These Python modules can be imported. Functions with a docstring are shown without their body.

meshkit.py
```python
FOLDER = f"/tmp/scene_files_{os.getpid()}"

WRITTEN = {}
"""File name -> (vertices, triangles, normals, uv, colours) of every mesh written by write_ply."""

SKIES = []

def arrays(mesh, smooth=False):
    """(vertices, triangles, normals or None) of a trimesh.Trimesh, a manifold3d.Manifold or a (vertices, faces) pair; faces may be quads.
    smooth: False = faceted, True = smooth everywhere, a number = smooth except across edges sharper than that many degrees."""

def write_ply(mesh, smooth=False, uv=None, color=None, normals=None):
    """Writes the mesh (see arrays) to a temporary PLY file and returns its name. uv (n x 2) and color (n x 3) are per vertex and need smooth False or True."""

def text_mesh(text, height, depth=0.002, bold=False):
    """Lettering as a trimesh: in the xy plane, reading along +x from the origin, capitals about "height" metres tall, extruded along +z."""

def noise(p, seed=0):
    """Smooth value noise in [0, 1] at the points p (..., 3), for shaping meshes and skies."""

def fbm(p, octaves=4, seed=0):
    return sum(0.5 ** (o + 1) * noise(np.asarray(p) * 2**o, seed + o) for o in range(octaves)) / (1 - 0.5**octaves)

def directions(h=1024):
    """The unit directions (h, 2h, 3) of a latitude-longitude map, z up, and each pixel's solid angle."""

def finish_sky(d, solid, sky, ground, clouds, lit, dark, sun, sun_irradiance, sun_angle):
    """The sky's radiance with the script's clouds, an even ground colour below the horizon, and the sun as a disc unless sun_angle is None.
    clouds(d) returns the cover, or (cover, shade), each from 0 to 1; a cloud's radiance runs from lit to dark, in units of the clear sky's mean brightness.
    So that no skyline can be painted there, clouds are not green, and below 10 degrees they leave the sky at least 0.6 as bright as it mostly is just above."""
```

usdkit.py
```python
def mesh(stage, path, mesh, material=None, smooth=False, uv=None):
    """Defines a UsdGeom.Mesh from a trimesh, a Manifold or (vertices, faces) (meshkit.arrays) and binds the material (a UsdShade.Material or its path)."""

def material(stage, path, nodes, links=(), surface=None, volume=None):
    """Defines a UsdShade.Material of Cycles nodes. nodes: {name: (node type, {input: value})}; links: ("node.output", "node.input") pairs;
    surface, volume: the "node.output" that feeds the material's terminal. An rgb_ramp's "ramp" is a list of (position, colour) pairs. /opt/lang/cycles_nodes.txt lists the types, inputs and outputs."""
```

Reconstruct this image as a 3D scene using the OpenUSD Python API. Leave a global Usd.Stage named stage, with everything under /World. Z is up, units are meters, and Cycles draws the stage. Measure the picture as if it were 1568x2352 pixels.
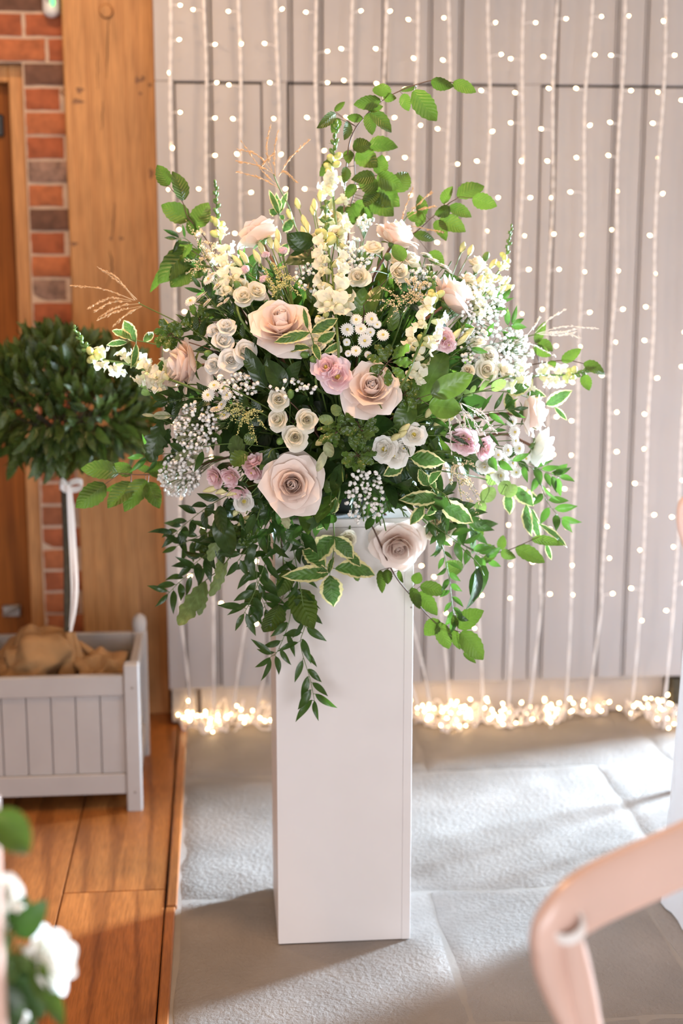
import math, numpy as np, trimesh, usdkit, meshkit
from pxr import Usd, UsdGeom, UsdLux, UsdShade, Gf, Sdf
from collections import defaultdict
stage = Usd.Stage.CreateInMemory()
UsdGeom.SetStageUpAxis(stage, 'Z'); UsdGeom.SetStageMetersPerUnit(stage, 1.0)
UsdGeom.Xform.Define(stage, '/World'); UsdGeom.Scope.Define(stage, '/World/Looks')
rng = np.random.default_rng(7)
V = lambda *a: np.array(a, float)
# ------------------------------------------------------------------ camera
FPX = 3267.0; YAW = math.radians(5.0); PIT = math.radians(10.9); EYE = V(0, 0, 1.6)
FW = V(math.sin(YAW)*math.cos(PIT), math.cos(YAW)*math.cos(PIT), -math.sin(PIT))
RT = V(math.cos(YAW), -math.sin(YAW), 0); UP = np.cross(RT, FW)
cam = UsdGeom.Camera.Define(stage, '/World/camera')
M4 = np.eye(4); M4[0, :3] = RT; M4[1, :3] = UP; M4[2, :3] = -FW; M4[3, :3] = EYE
cam.AddTransformOp().Set(Gf.Matrix4d(*M4.ravel().tolist()))
cam.CreateHorizontalApertureAttr(24.0); cam.CreateVerticalApertureAttr(36.0)
cam.CreateFocalLengthAttr(24.0*FPX/1568); cam.CreateFStopAttr(2.1); cam.CreateFocusDistanceAttr(2.82)
cam.CreateClippingRangeAttr(Gf.Vec2f(0.05, 200)); cam.CreateExposureAttr(0.1)
# ------------------------------------------------------------------ lights: daylight through the openings, one warm ceiling lamp
def rect_light(name, pos, look, w, h, color, power):
    l = UsdLux.RectLight.Define(stage, '/World/'+name)
    l.CreateWidthAttr(w); l.CreateHeightAttr(h); l.CreateColorAttr(Gf.Vec3f(*color)); l.CreateIntensityAttr(power)
    z = -np.array(look, float); z /= np.linalg.norm(z); x = np.cross([0, 0, 1], z); x /= np.linalg.norm(x); y = np.cross(z, x)
    m = np.eye(4); m[0, :3] = x; m[1, :3] = y; m[2, :3] = z; m[3, :3] = pos
    l.AddTransformOp().Set(Gf.Matrix4d(*m.ravel().tolist()))
rect_light('daylight_doorway', (4.55, 5.38, 1.15), (-1, -0.5, 0), 0.62, 2.1, (0.66, 0.84, 1.0), 560.0)
rect_light('daylight_window', (-1.3, -3.2, 1.02), (0.1, 1, 0.0), 1.8, 1.9, (0.93, 0.95, 1.0), 10.5)
rect_light('daylight_window_001', (1.8, -3.2, 1.02), (-0.1, 1, 0.0), 1.8, 1.9, (0.93, 0.95, 1.0), 10.5)
lamp = UsdLux.DiskLight.Define(stage, '/World/ceiling_lamp_light'); lamp.CreateRadiusAttr(0.05); lamp.CreateIntensityAttr(520.0)
lamp.CreateColorAttr(Gf.Vec3f(1.0, 0.66, 0.36)); lamp.AddTranslateOp().Set(Gf.Vec3d(-0.60, 3.72, 2.98)); lamp.AddRotateXOp().Set(8.0)
sh_ = UsdLux.ShapingAPI.Apply(lamp.GetPrim()); sh_.CreateShapingConeAngleAttr(40.0); sh_.CreateShapingConeSoftnessAttr(0.6)
lamp2 = UsdLux.DiskLight.Define(stage, '/World/ceiling_lamp_light_001'); lamp2.CreateRadiusAttr(0.08); lamp2.CreateIntensityAttr(430.0)
lamp2.CreateColorAttr(Gf.Vec3f(1.0, 0.55, 0.26)); lamp2.AddTranslateOp().Set(Gf.Vec3d(-0.1, 2.5, 3.0))
dome = UsdLux.DomeLight.Define(stage, '/World/sky'); dome.CreateIntensityAttr(0.1); dome.CreateColorAttr(Gf.Vec3f(0.9, 0.95, 1.0))
# ------------------------------------------------------------------ projection helpers (a pixel becomes a point at a chosen real depth)
def ray(x, y): return FW+RT*(x-784)/FPX-UP*(y-1176)/FPX
def at(x, y, Y): d = ray(x, y); return EYE+d*(Y/d[1])
def onz(x, y, z=0): d = ray(x, y); return EYE+d*((z-1.6)/d[2])
CEN = V(0.272, 3.18, 1.27); AX = V(0.50, 0.36, 0.42)      # the flower dome
FOAM = V(0.273, 3.17, 1.09)
def S(x, y, k=1.0):
    d = ray(x, y); o = (EYE-CEN)/(AX*k); q = d/(AX*k)
    a = q@q; b = o@q; c = o@o-1; D = b*b-a*c
    t = (-b-math.sqrt(D))/a if D > 0 else -b/a
    p = EYE+d*t
    if p[2] < 1.12 and -.02 < p[0] < .56 and p[1] > 2.985:      # what hangs in front of the plinth stays in front of it
        p = at(x, y, 2.985-.5*max(0, k-.9))
    return p
def nrm(v): v = np.asarray(v, float); return v/max(np.linalg.norm(v), 1e-9)
def pxm(p): return max((np.asarray(p)-EYE)@FW, 0.2)/FPX       # metres per pixel at p
# ------------------------------------------------------------------ stage helpers
used = defaultdict(int)
def path_for(parent, name):
    p = (parent or '/World')+'/'+name; n = used[p]; used[p] += 1
    return p if n == 0 else f'{p}_{n:03d}'
base_of = {}
def tagp(prim, label=None, cat=None, group=None, kind=None):
    for k, v in (('label', label), ('category', cat), ('group', group), ('kind', kind)):
        if v: prim.SetCustomDataByKey(k, v)
def thing(name, label, cat, loc=(0, 0, 0), group=None, kind=None):
    p = path_for(None, name); x = UsdGeom.Xform.Define(stage, p); x.AddTranslateOp().Set(Gf.Vec3d(*map(float, loc)))
    base_of[p] = np.array(loc, float); tagp(x.GetPrim(), label, cat, group, kind); return p
def arr(m):
    if isinstance(m, tuple): return np.asarray(m[0], float), np.asarray(m[1], int)
    return np.asarray(m.vertices, float), np.asarray(m.faces, int)
def part(parent, name, mesh, mat, smooth=True, uv=None, label=None, kind=None, cat=None, group=None):
    p = path_for(parent, name)
    loc = np.zeros(3); q = parent
    while q and q != '/World':
        if q in base_of: loc = base_of[q]; break
        q = q.rsplit('/', 1)[0]
    v, f = arr(mesh)
    if f.shape[1] == 4: f = np.vstack([f[:, [0, 1, 2]], f[:, [0, 2, 3]]])
    m = usdkit.mesh(stage, p, (v-loc, f), mat, smooth=smooth, uv=uv)
    if label or kind or cat: tagp(m.GetPrim(), label, cat, group, kind)
    return p
def struct(name, mesh, mat, smooth=False, label=None):
    return part(None, name, mesh, mat, smooth, kind='structure', label=label)
def structX(name, label):
    p = path_for(None, name); x = UsdGeom.Xform.Define(stage, p); base_of[p] = np.zeros(3); tagp(x.GetPrim(), label, kind='structure'); return p
# ------------------------------------------------------------------ mesh helpers
def cat(ms):
    vs, fs, n = [], [], 0
    for m in ms:
        v, f = arr(m)
        if f.shape[1] == 4: f = np.vstack([f[:, [0, 1, 2]], f[:, [0, 2, 3]]])
        vs.append(v); fs.append(f+n); n += len(v)
    return np.vstack(vs), np.vstack(fs)
def box(a, b, bev=0.0):
    a = np.minimum(a, b).astype(float); b2 = np.maximum(a, b).astype(float); a, b = a, np.maximum(b, b2)
    if bev <= 0: m = trimesh.creation.box(extents=b-a); m.apply_translation((a+b)/2); return m.vertices, m.faces
    bev = min(bev, 0.45*(b-a).min()); pts = []
    for sx in (0, 1):
        for sy in (0, 1):
            for sz in (0, 1):
                c = np.where([sx, sy, sz], b, a); s = np.where([sx, sy, sz], -1.0, 1.0)*bev
                for k in range(3):
                    q = c+s; q[k] = c[k]; pts.append(q)
    h = trimesh.convex.convex_hull(np.array(pts)); return np.array(h.vertices), np.array(h.faces)
def rotz(m, deg, c):
    v, f = arr(m); r = math.radians(deg); R = np.array([[math.cos(r), -math.sin(r), 0], [math.sin(r), math.cos(r), 0], [0, 0, 1]])
    return (v-c)@R.T+c, f
def grid_faces(nu, nv, wrap=False):
    i, j = np.meshgrid(np.arange(nu-1), np.arange(nv if wrap else nv-1), indexing='ij'); j2 = (j+1) % nv
    q = np.stack([i*nv+j, (i+1)*nv+j, (i+1)*nv+j2, i*nv+j2], -1).reshape(-1, 4)
    return np.vstack([q[:, [0, 1, 2]], q[:, [0, 2, 3]]])
def smooth_path(pts, n):
    pts = np.asarray(pts, float)
    if len(pts) == 2: return pts[0]+(pts[1]-pts[0])*np.linspace(0, 1, n)[:, None]
    P = np.vstack([2*pts[0]-pts[1], pts, 2*pts[-1]-pts[-2]]); out = []
    for t in np.linspace(0, len(pts)-1-1e-9, n):
        i = int(t); u = t-i; a, b, c, d = P[i:i+4]
        out.append(0.5*((2*b)+(-a+c)*u+(2*a-5*b+4*c-d)*u*u+(-a+3*b-3*c+d)*u**3))
    return np.array(out)
def frames(P):
    T = np.gradient(P, axis=0); T /= np.maximum(np.linalg.norm(T, axis=1, keepdims=True), 1e-9)
    n = np.cross(T[0], [0.3, 0.5, 0.81]); n = nrm(n); N = []
    for t in T:
        n = n-t*(n@t); n = nrm(n); N.append(n)
    N = np.array(N); return T, N, np.cross(T, N)
def tube(P, r, k=6, caps=True):
    P = np.asarray(P, float); r = np.broadcast_to(np.asarray(r, float), len(P)); T, N, B = frames(P)
    a = np.arange(k)*2*np.pi/k
    v = (P[:, None]+r[:, None, None]*(N[:, None]*np.cos(a)[None, :, None]+B[:, None]*np.sin(a)[None, :, None])).reshape(-1, 3)
    f = grid_faces(len(P), k, True)
    if caps:
        n = len(v); v = np.vstack([v, P[0], P[-1]]); L = (len(P)-1)*k; j = np.arange(k); j2 = (j+1) % k
        f = np.vstack([f, np.stack([np.full(k, n), j, j2], 1), np.stack([np.full(k, n+1), L+j2, L+j], 1)])
    return v, f
def sweep(P, prof, upv):
    """sweep a closed 2d profile (side, up) along P with a fixed up hint"""
    P = np.asarray(P, float); T = np.gradient(P, axis=0); T /= np.linalg.norm(T, axis=1, keepdims=True); prof = np.asarray(prof)
    v = []
    for i, (p, t) in enumerate(zip(P, T)):
        u = upv[i] if np.ndim(upv) == 2 else np.asarray(upv, float)
        s = nrm(np.cross(t, u)); u2 = np.cross(s, t); v.append(p+prof[:, :1]*s+prof[:, 1:]*u2)
    k = len(prof); v = np.vstack(v); f = grid_faces(len(P), k, True); n = len(v); v = np.vstack([v, P[0], P[-1]]); L = (len(P)-1)*k; j = np.arange(k); j2 = (j+1) % k
    return v, np.vstack([f, np.stack([np.full(k, n), j, j2], 1), np.stack([np.full(k, n+1), L+j2, L+j], 1)])
def rounded(w, h, r, n=3):
    pts = []
    for cx, cy, a0 in ((w/2-r, h/2-r, 0), (-w/2+r, h/2-r, 90), (-w/2+r, -h/2+r, 180), (w/2-r, -h/2+r, 270)):
        for a in np.linspace(a0, a0+90, n): pts.append((cx+r*math.cos(math.radians(a)), cy+r*math.sin(math.radians(a))))
    return np.array(pts)
def lathe(prof, k=16, org=(0, 0, 0), axis=(0, 0, 1)):
    prof = np.asarray(prof, float); a = np.arange(k)*2*np.pi/k; ax = nrm(axis); x = nrm(np.cross(ax, [0.31, 0.9, 0.2])); y = np.cross(ax, x)
    v = (np.asarray(org)+prof[:, None, 1:2]*ax+prof[:, None, :1]*(np.cos(a)[None, :, None]*x+np.sin(a)[None, :, None]*y)).reshape(-1, 3)
    return v, grid_faces(len(prof), k, True)[:, ::-1]
ICO1 = trimesh.creation.icosphere(1); ICO0 = trimesh.creation.icosphere(0); ICO2 = trimesh.creation.icosphere(2)
OCT = (V([1, 0, 0], [-1, 0, 0], [0, 1, 0], [0, -1, 0], [0, 0, 1], [0, 0, -1]).reshape(6, 3), np.array([[0, 2, 4], [2, 1, 4], [1, 3, 4], [3, 0, 4], [2, 0, 5], [1, 2, 5], [3, 1, 5], [0, 3, 5]]))
def ell(p, axis, L, r, m=ICO1):
    v, f = arr(m); ax = nrm(axis); x = nrm(np.cross(ax, [0.31, 0.9, 0.2])); y = np.cross(ax, x)
    return p+v[:, :1]*r*x+v[:, 1:2]*r*y+v[:, 2:]*L*ax, f
PROF = dict(beech=(.55, .80), lance=(.7, 1.15), weigela=(.75, .95), round=(.5, .5), pitto=(1.0, .62), salal=(.55, .75), oak=(.8, .6))
def leaf(base, tip, width, n, prof='beech', fold=.25, arch=.06, wave=0.0, wf=3.0, nu=9, m=2, lob=0.0, serr=0.0, twist=0.0, seed=0):
    base, tip = np.asarray(base, float), np.asarray(tip, float); ax = tip-base; L = np.linalg.norm(ax); e1 = ax/L
    n = np.asarray(n, float); n = nrm(n-e1*(n@e1)); e2 = np.cross(n, e1)
    a, b = PROF[prof]; um = a/(a+b); mx = um**a*(1-um)**b
    u = np.linspace(0, 1, nu+1); uu = np.clip(u, .012, .992); w = uu**a*(1-uu)**b/mx*width/2
    if lob: w = w*(1+lob*np.sin(u*2*np.pi*4.5+.5))
    v = np.linspace(-1, 1, 2*m+1); U, W = np.meshgrid(u, v, indexing='ij'); w = w[:, None]
    if serr: w = w*(1+serr*(np.abs(W) > .9)*np.where((np.arange(nu+1) % 2)[:, None] == 0, 1, -1))
    off = fold*w*np.abs(W)**1.3+arch*L*(4*U*(1-U))*1.0-arch*L*0.9*U**2+wave*width*np.sin(U*2*np.pi*wf+seed+np.sign(W)*.8)*np.abs(W)**2
    side = W*w; ca, sa = np.cos(twist*U), np.sin(twist*U)
    P = base+e1*L*U[..., None]+e2*(side*ca-off*sa)[..., None]+n*(off*ca+side*sa)[..., None]
    uv = np.stack([U, (W+1)/2], -1).reshape(-1, 2)
    return P.reshape(-1, 3), grid_faces(nu+1, 2*m+1), uv
# ------------------------------------------------------------------ materials
def mat(name, nodes, links, surface='p.BSDF'): return usdkit.material(stage, '/World/Looks/'+name, nodes, links, surface=surface)
def plain(name, col, rough=.5, noise=0, scale=8, bump=0, bscale=60, spec=.5, **kw):
    nodes = {'p': ('principled_bsdf', {'base_color': col, 'roughness': rough, 'specular_ior_level': spec, **kw})}; links = []
    if noise or bump: nodes['g'] = ('geometry', {})
    if noise:
        nodes['n'] = ('noise_texture', {'scale': scale, 'detail': 5})
        nodes['r'] = ('rgb_ramp', {'ramp': [(.25, [c*(1-noise) for c in col]), (.75, [min(1, c*(1+noise)) for c in col])]})
        links += [('g.position', 'n.vector'), ('n.fac', 'r.fac'), ('r.color', 'p.base_color')]
    if bump:
        nodes['n2'] = ('noise_texture', {'scale': bscale, 'detail': 6, 'roughness': .6}); nodes['b'] = ('bump', {'strength': 1.0, 'distance': bump})
        links += [('g.position', 'n2.vector'), ('n2.fac', 'b.height'), ('b.normal', 'p.normal')]
    return mat(name, nodes, links)
def wood(name, light, dark, along='y', ring=9.0, dist=3.0, rough=.45, stretch=.06, line=.5, vary=.25, fine=120, knots=False, spec=.4):
    sc = {'x': (stretch, 1, 1), 'y': (1, stretch, 1), 'z': (1, 1, stretch)}[along]
    nodes = {'g': ('geometry', {}), 'oi': ('object_info', {}), 'ov': ('vector_math', {'math_type': 'scale', 'vector1': (13.7, 5.3, 9.1)}), 'ad': ('vector_math', {'math_type': 'add'}),
             'm': ('mapping', {'mapping_type': 'point', 'scale': sc}), 'w': ('wave_texture', {'wave_type': 'bands', 'bands_direction': 'diagonal', 'scale': ring, 'distortion': dist, 'detail': 3, 'detail_scale': 1.6, 'detail_roughness': .6}),
             'r': ('rgb_ramp', {'ramp': [(0, dark), (line, light), (1, light)]}),
             'n': ('noise_texture', {'scale': 3.0, 'detail': 4}), 'fn': ('noise_texture', {'scale': fine, 'detail': 3}), 'fr': ('rgb_ramp', {'ramp': [(.3, (.72, .70, .68)), (.62, (1.06, 1.06, 1.06))]}),
             'h': ('hsv', {}), 'mr': ('map_range', {'from_min': .3, 'from_max': .7, 'to_min': 1-vary, 'to_max': 1+vary}), 'mo': ('map_range', {'from_min': 0, 'from_max': 1, 'to_min': 1-vary*.5, 'to_max': 1+vary*.5}), 'mm': ('math', {'math_type': 'multiply'}),
             'mu': ('mix_color', {'blend_type': 'multiply', 'fac': 1.0, 'use_clamp_result': False}), 'b': ('bump', {'strength': .35, 'distance': .002}), 'p': ('principled_bsdf', {'roughness': rough, 'specular_ior_level': spec})}
    links = [('oi.random', 'ov.scale'), ('g.position', 'ad.vector1'), ('ov.vector', 'ad.vector2'), ('ad.vector', 'm.vector'), ('m.vector', 'w.vector'), ('m.vector', 'fn.vector'), ('g.position', 'n.vector'), ('w.fac', 'r.fac'), ('r.color', 'mu.a'), ('fn.fac', 'fr.fac'), ('fr.color', 'mu.b'),
             ('mu.result', 'h.color'), ('n.fac', 'mr.value'), ('oi.random', 'mo.value'), ('mr.result', 'mm.value1'), ('mo.result', 'mm.value2'), ('mm.value', 'h.value'), ('h.color', 'p.base_color'), ('w.fac', 'b.height'), ('b.normal', 'p.normal')]
    return mat(name, nodes, links)
def leafmat(name, col, col2, rough=.38, transl=.28, tcol=None, veins=9, vein_bump=.0012, edge=None, back=None, spec=.45, vm=.35):
    tcol = tcol or [min(1, c*1.8) for c in col]
    nodes = {'uv': ('uvmap', {'attribute': 'st'}), 'x': ('separate_xyz', {}), 'a': ('math', {'math_type': 'subtract', 'value2': .5}), 'ab': ('math', {'math_type': 'absolute'}),
             'sl': ('math', {'math_type': 'multiply_add', 'value2': -.45}), 'sc': ('math', {'math_type': 'multiply', 'value2': veins*2*math.pi}), 'sn': ('math', {'math_type': 'sine'}), 'pw': ('map_range', {'from_min': .55, 'from_max': 1, 'to_min': 0, 'to_max': vm, 'clamp': True}),
             'mid': ('map_range', {'from_min': .0, 'from_max': .035, 'to_min': .5, 'to_max': 0, 'clamp': True}), 'mx': ('math', {'math_type': 'maximum'}),
             'oi': ('object_info', {}), 'mixr': ('mix_color', {'a': col, 'b': col2}), 'vein': ('mix_color', {'b': [min(1, c*1.5+.02) for c in col]}),
             'g': ('geometry', {}), 'nz': ('noise_texture', {'scale': 70, 'detail': 3}), 'hv': ('map_range', {'from_min': .3, 'from_max': .7, 'to_min': .75, 'to_max': 1.25}), 'h': ('hsv', {}),
             'b': ('bump', {'strength': .8, 'distance': vein_bump}), 'p': ('principled_bsdf', {'roughness': rough, 'specular_ior_level': spec}), 't': ('translucent_bsdf', {'color': tcol}), 'mc': ('mix_closure', {'fac': transl})}
    links = [('uv.UV', 'x.vector'), ('x.y', 'a.value1'), ('a.value', 'ab.value1'), ('ab.value', 'sl.value1'), ('x.x', 'sl.value3'), ('sl.value', 'sc.value1'), ('sc.value', 'sn.value1'), ('sn.value', 'pw.value'),
             ('ab.value', 'mid.value'), ('pw.result', 'mx.value1'), ('mid.result', 'mx.value2'), ('oi.random', 'mixr.fac'), ('mixr.result', 'vein.a'), ('mx.value', 'vein.fac'), ('g.position', 'nz.vector'), ('nz.fac', 'hv.value'), ('hv.result', 'h.value'), ('vein.result', 'h.color'),
             ('sn.value', 'b.height'), ('b.normal', 'p.normal'), ('p.BSDF', 'mc.closure1'), ('t.BSDF', 'mc.closure2')]
    last = 'h.color'
    if edge:
        nodes.update({'en': ('noise_texture', {'scale': 60, 'detail': 4}), 'ew': ('math', {'math_type': 'multiply_add', 'value2': .34}), 'tp': ('map_range', {'from_min': .8, 'from_max': 1, 'to_min': 0, 'to_max': .28, 'clamp': True}), 'ea': ('math', {'math_type': 'add'}),
                      'es': ('map_range', {'from_min': .50, 'from_max': .54, 'to_min': 0, 'to_max': 1, 'clamp': True}), 'em': ('mix_color', {'b': edge})})
        links += [('g.position', 'en.vector'), ('en.fac', 'ew.value1'), ('ab.value', 'ew.value3'), ('x.x', 'tp.value'), ('ew.value', 'ea.value1'), ('tp.result', 'ea.value2'), ('ea.value', 'es.value'), ('es.result', 'em.fac'), (last, 'em.a'), ('em.result', 't.color')]; last = 'em.result'
    if back:
        nodes['bm'] = ('mix_color', {'b': back}); links += [('g.backfacing', 'bm.fac'), (last, 'bm.a')]; last = 'bm.result'
    links.append((last, 'p.base_color'))
    return mat(name, nodes, links, 'mc.closure')
def petalmat(name, stops, rough=.55, transl=.3, tcol=(.9, .7, .6)):
    nodes = {'uv': ('uvmap', {'attribute': 'st'}), 'x': ('separate_xyz', {}), 'r': ('rgb_ramp', {'ramp': stops}), 'g': ('geometry', {}), 'nz': ('noise_texture', {'scale': 40, 'detail': 3}), 'hv': ('map_range', {'from_min': .3, 'from_max': .7, 'to_min': .95, 'to_max': 1.04}), 'h': ('hsv', {}),
             'p': ('principled_bsdf', {'roughness': rough, 'specular_ior_level': .25}), 't': ('translucent_bsdf', {'color': tcol}), 'mc': ('mix_closure', {'fac': transl})}
    links = [('uv.UV', 'x.vector'), ('x.x', 'r.fac'), ('r.color', 'h.color'), ('g.position', 'nz.vector'), ('nz.fac', 'hv.value'), ('hv.result', 'h.value'), ('h.color', 'p.base_color'), ('p.BSDF', 'mc.closure1'), ('t.BSDF', 'mc.closure2')]
    return mat(name, nodes, links, 'mc.closure')
MT = {}
MT['board'] = plain('painted_board', (.405, .37, .365), .42, noise=.03, scale=3, bump=.0003, bscale=30)
MT['gap'] = plain('dark_gap', (.07, .055, .05), .9)
MT['oak_post'] = wood('oak_beam', (.52, .250, .090), (.46, .210, .072), 'z', ring=12, dist=5, stretch=.04, line=.4, vary=.14, fine=260, rough=.6)
MT['crack'] = plain('oak_crack', (.08, .04, .02), .9)
MT['door'] = wood('door_oak', (.25, .078, .014), (.18, .054, .010), 'z', ring=6, dist=3, stretch=.04, vary=.15, rough=.65, spec=.15)
MT['floorwood'] = wood('oak_floor', (.38, .135, .033), (.25, .082, .019), 'y', ring=6.0, dist=6, stretch=.07, line=.32, vary=.16, fine=260, rough=.36, spec=.5)
for i, (a, b) in enumerate((((.42, .130, .050), .3), ((.35, .095, .038), .3), ((.15, .07, .045), .35), ((.12, .075, .055), .4), ((.33, .11, .05), .3), ((.27, .16, .12), .55))):
    MT['brick%d' % i] = plain('brick_%s' % 'abcdef'[i], a, .9, noise=b, scale=30, bump=.004, bscale=90)
MT['mortar'] = plain('lime_mortar', (.56, .40, .30), .95, noise=.15, scale=20, bump=.003, bscale=150)
MT['stone'] = plain('flagstone', (.255, .232, .218), .55, noise=.16, scale=5, bump=.0042, bscale=80, spec=.5)
MT['grout'] = plain('floor_grout', (.30, .275, .255), .9, noise=.1, bump=.001)
MT['plinth'] = plain('white_painted_plinth', (.80, .765, .765), .45, noise=.025, scale=6, bump=.0004, bscale=40)
MT['planter'] = plain('painted_planter', (.36, .33, .32), .5, noise=.05, scale=9, bump=.0004, bscale=40)
MT['planter_dark'] = plain('planter_inside', (.16, .145, .135), .8)
MT['screw'] = plain('screw', (.25, .22, .2), .4, metallic=.7)
MT['bark'] = plain('bark', (.060, .052, .036), .9, noise=.4, scale=60, bump=.002, bscale=120)
MT['hessian'] = plain('hessian', (.33, .18, .075), .95, noise=.15, scale=25, bump=.0015, bscale=500)
MT['ribbon'] = plain('white_ribbon', (.86, .82, .80), .4)
MT['soil'] = plain('soil', (.05, .035, .025), .95, noise=.3, bump=.01)
MT['wire'] = plain('clear_wire', (.86, .80, .77), .35)
MT['bulb'] = mat('lit_bulb', {'e': ('emission', {'color': (1.0, .66, .32), 'strength': 25.0})}, [], 'e.emission')
MT['holder'] = plain('bulb_holder', (.9, .86, .82), .3)
MT['cloth'] = plain('white_tablecloth', (.60, .61, .635), .8, bump=.0003, bscale=700)
MT['chair'] = plain('limewashed_wood', (.70, .47, .39), .28, noise=.05, scale=8, spec=.6)
MT['band'] = plain('white_band', (.85, .80, .77), .4)
MT['whiteplastic'] = plain('white_plastic', (.72, .69, .68), .4)
MT['led'] = mat('green_led', {'e': ('emission', {'color': (.12, 1.0, .2), 'strength': 3.0})}, [], 'e.emission')
MT['black'] = plain('black_iron', (.015, .012, .012), .5)
MT['plaster'] = plain('room_plaster', (.40, .30, .235), .9)
MT['ceil'] = plain('ceiling_wood', (.17, .10, .055), .8)
MT['stem'] = plain('green_stem', (.115, .19, .045), .5)
MT['stem_dark'] = plain('brown_twig', (.11, .06, .04), .6)
MT['stem_red'] = plain('red_rose_stem', (.16, .07, .04), .5)
MT['foam'] = plain('floral_foam', (.02, .045, .02), .95)
MT['bowl'] = plain('dark_bowl', (.02, .025, .022), .5)
MT['beech'] = leafmat('beech_leaf', (.060, .112, .014), (.088, .150, .019), .42, .24, (.12, .20, .02), 9, .0011, vm=.25)
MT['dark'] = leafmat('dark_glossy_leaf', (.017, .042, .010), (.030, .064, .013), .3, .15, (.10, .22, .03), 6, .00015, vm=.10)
MT['ruscus'] = leafmat('ruscus_leaf', (.024, .060, .014), (.036, .080, .017), .28, .22, (.15, .34, .04), 3, .0001, vm=.06)
MT['varieg'] = leafmat('variegated_leaf', (.075, .165, .035), (.10, .22, .045), .42, .28, None, 7, .0006, vm=.15, edge=(.80, .74, .36))
MT['pitto'] = leafmat('pittosporum_leaf', (.050, .098, .017), (.075, .130, .022), .28, .2, (.22, .36, .04), 6, .00015, vm=.12)
MT['olive'] = leafmat('olive_leaf', (.22, .26, .12), (.42, .42, .27), .5, .2, (.5, .5, .25), 4, .0003)
MT['euca'] = leafmat('eucalyptus_leaf', (.13, .21, .075), (.19, .25, .085), .45, .25, (.35, .5, .1), 4, .0003)
MT['bay'] = leafmat('bay_leaf', (.018, .042, .010), (.075, .115, .022), .35, .15, (.12, .2, .03), 5, .0005)
MT['rose'] = petalmat('blush_petal', [(0, (.88, .72, .48)), (.2, (.94, .74, .63)), (.55, (.96, .82, .745)), (1, (.97, .89, .85))], .5, .30, (.97, .82, .74))
MT['cream'] = petalmat('cream_petal', [(0, (.78, .74, .42)), (.2, (.92, .87, .68)), (1, (.95, .92, .84))], .5, .3, (.95, .88, .68))
MT['white'] = petalmat('white_petal', [(0, (.74, .74, .42)), (.15, (.93, .91, .82)), (1, (.95, .94, .92))], .5, .3, (.95, .92, .85))
MT['pink'] = petalmat('pink_petal', [(0, (.66, .60, .28)), (.18, (.90, .74, .66)), (.6, (.93, .68, .72)), (1, (.95, .81, .85))], .5, .32, (.95, .66, .70))
MT['snap'] = petalmat('snapdragon_petal', [(0, (.70, .74, .32)), (.4, (.91, .885, .68)), (1, (.94, .93, .85))], .5, .3, (.95, .92, .7))
MT['snapbud'] = plain('snapdragon_bud', (.62, .64, .24), .5); MT['greenbud'] = plain('green_bud', (.13, .24, .055), .5)
MT['yellowbud'] = plain('cream_bud', (.72, .68, .34), .5); MT['pistil'] = plain('yellow_pistil', (.62, .50, .10), .6)
MT['gyp'] = plain('gypsophila_white', (.90, .89, .86), .7); MT['astil'] = plain('astilbe_peach', (.86, .68, .44), .8); MT['astily'] = plain('astilbe_yellow', (.70, .66, .28), .8)
MT['grass'] = plain('dry_grass', (.62, .40, .22), .7); MT['grassw'] = plain('silver_grass', (.80, .74, .68), .7)
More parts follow.
